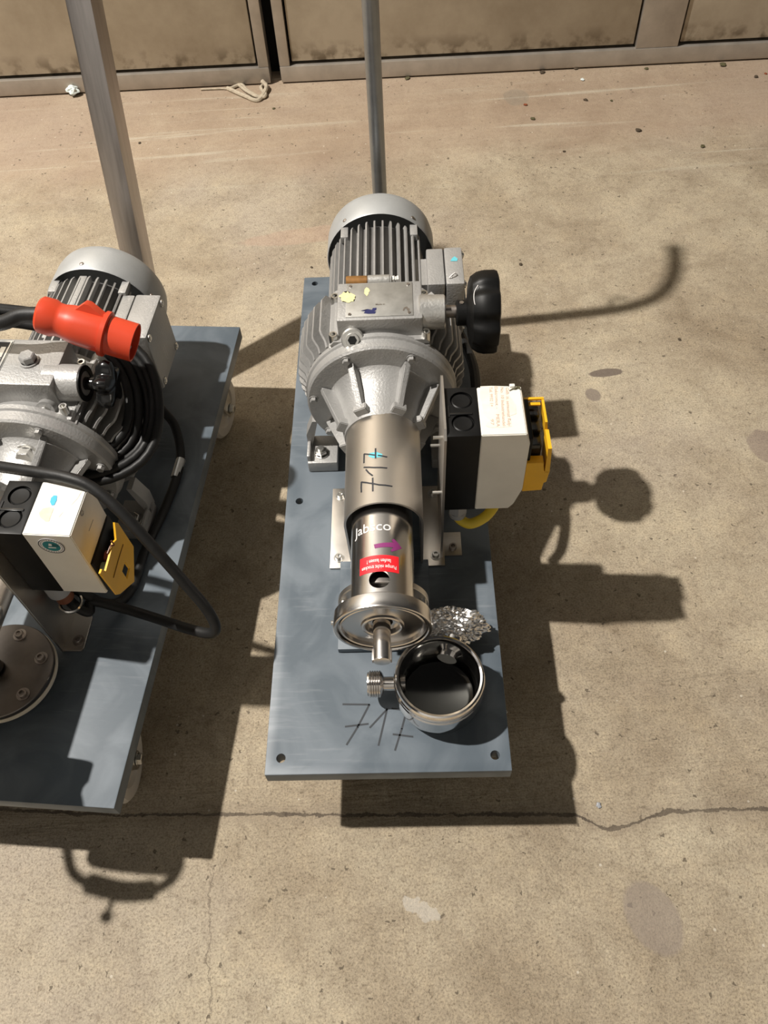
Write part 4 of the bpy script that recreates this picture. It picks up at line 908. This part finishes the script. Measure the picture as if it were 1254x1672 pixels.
# ------------------------------------------------------------------ litter along the door
def scrap(name, px, r, m, label, cat, seed, flat=.3, grp=None, n=2):
    r *= .75 if n == 2 else 1
    bm = B(); bmesh.ops.create_icosphere(bm, subdivisions=n, radius=1); rn = random.Random(seed)
    for v in bm.verts:
        c = v.co; kk = 1+.45*noise.noise(c*1.7+V((seed*1.3, 0, 0)))+.25*noise.noise(c*4+V((0, seed, 0)))
        v.co = V((c.x, c.y*rn.uniform(.85, 1.15)*.8, c.z*flat))*r*kk
    zmin = min(v.co.z for v in bm.verts)
    for v in bm.verts: v.co.z -= zmin
    o = obj(name, bm, m, None, ground(px)+V((0, 0, .0003)), sharp=15); o.rotation_euler = (0, 0, rn.uniform(0, 6)); return tag(o, label, cat, grp)
scrap('tissue_scrap', (122, 156), .017, 'tissue', 'small crumpled pale tissue lying against the door rail', 'tissue', 4, .7, n=3)
# frayed rope end in front of the door gap
bm = B(); rp0 = [ground(q) for q in ((330, 147), (360, 146), (375, 148), (392, 142), (405, 152), (424, 163), (433, 158), (428, 147), (434, 142))]
for j, dz in enumerate((.0035, .005, .007)):
    tube(bm, [q+V((random.uniform(-.004, .004), random.uniform(-.004, .004), dz+.004*(i > 3)*random.random())) for i, q in enumerate(rp0[(0, 2, 3)[j]:])], (.0026, .0048, .0042)[j], 8)
tube(bm, [ground((372, 147))+V((0, 0, .005)), ground((400, 160))+V((0, 0, .006)), ground((422, 166))+V((0, 0, .004)), ground((436, 150))+V((0, 0, .012)), ground((430, 144))+V((0, 0, .02))], .0058, 8)
o = bm; ro = obj('rope_scrap', bm, 'rope'); tag(ro, 'frayed beige rope scrap in front of the dark door gap', 'rope')
lit = [((885, 119), .012, 'leaf', 'dark curled leaf against the wide door rail', 'leaf'), ((940, 113), .009, 'leaf', 'small dark leaf by the wide door rail', 'leaf'), ((1180, 107), .013, 'leaf_green', 'dry brown leaf under the panel beyond the wide stile', 'leaf'), ((1055, 113), .008, 'leaf_green', 'thin brown leaf bit under the wide stile', 'leaf'), ((951, 131), .008, 'tissue', 'white paper fleck near the wide door rail', 'paper scrap'), ((858, 172), .008, 'leaf_red', 'orange-red leaf scrap on the floor', 'leaf'), ((956, 164), .008, 'leaf', 'dark clod beside the floor stain', 'clod'), ((870, 195), .009, 'leaf_green', 'dark twiggy clod on the pale floor streak', 'clod'), ((1042, 214), .011, 'leaf', 'largest black dirt clod on open floor', 'clod'), ((1147, 240), .009, 'leaf_green', 'greenish black dirt clod on open concrete floor', 'clod'), ((998, 165), .006, 'leaf_green', 'small brown crumb on the floor', 'clod'), ((1234, 126), .009, 'leaf', 'dark leaf beside a red fleck', 'leaf'), ((1250, 121), .006, 'leaf_red', 'tiny red leaf fleck beside a dark leaf', 'leaf'), ((665, 129), .012, 'leaf_green', 'grey brown dirt crumb at the door rail beside the tube handle', 'clod'), ((977, 1315), .0055, 'clear_grey', 'blue-grey pebble beside the floor crack', 'pebble'), ((921, 248), .005, 'leaf', 'tiny black crumb on the floor behind the motor', 'clod'), ((850, 432), .006, 'leaf', 'black crumb beside the black handwheel', 'clod'), ((509, 437), .0045, 'leaf', 'brown crumb behind the plate corner of the 717 trolley', 'clod'), ((1109, 555), .005, 'leaf', 'black crumb beyond the curved tube shadow', 'clod'), ((228, 234), .006, 'leaf', 'dark crumb beside the square steel post', 'clod'), ((447, 178), .006, 'leaf_green', 'brown crumb near the rope scrap', 'clod')]
for i, (px, r, m, lb_, ct) in enumerate(lit): scrap(dict(leaf='leaf_scrap', clod='dirt_clod', pebble='pebble').get(ct, 'paper_fleck'), px, r, m, lb_, ct, 20+i)
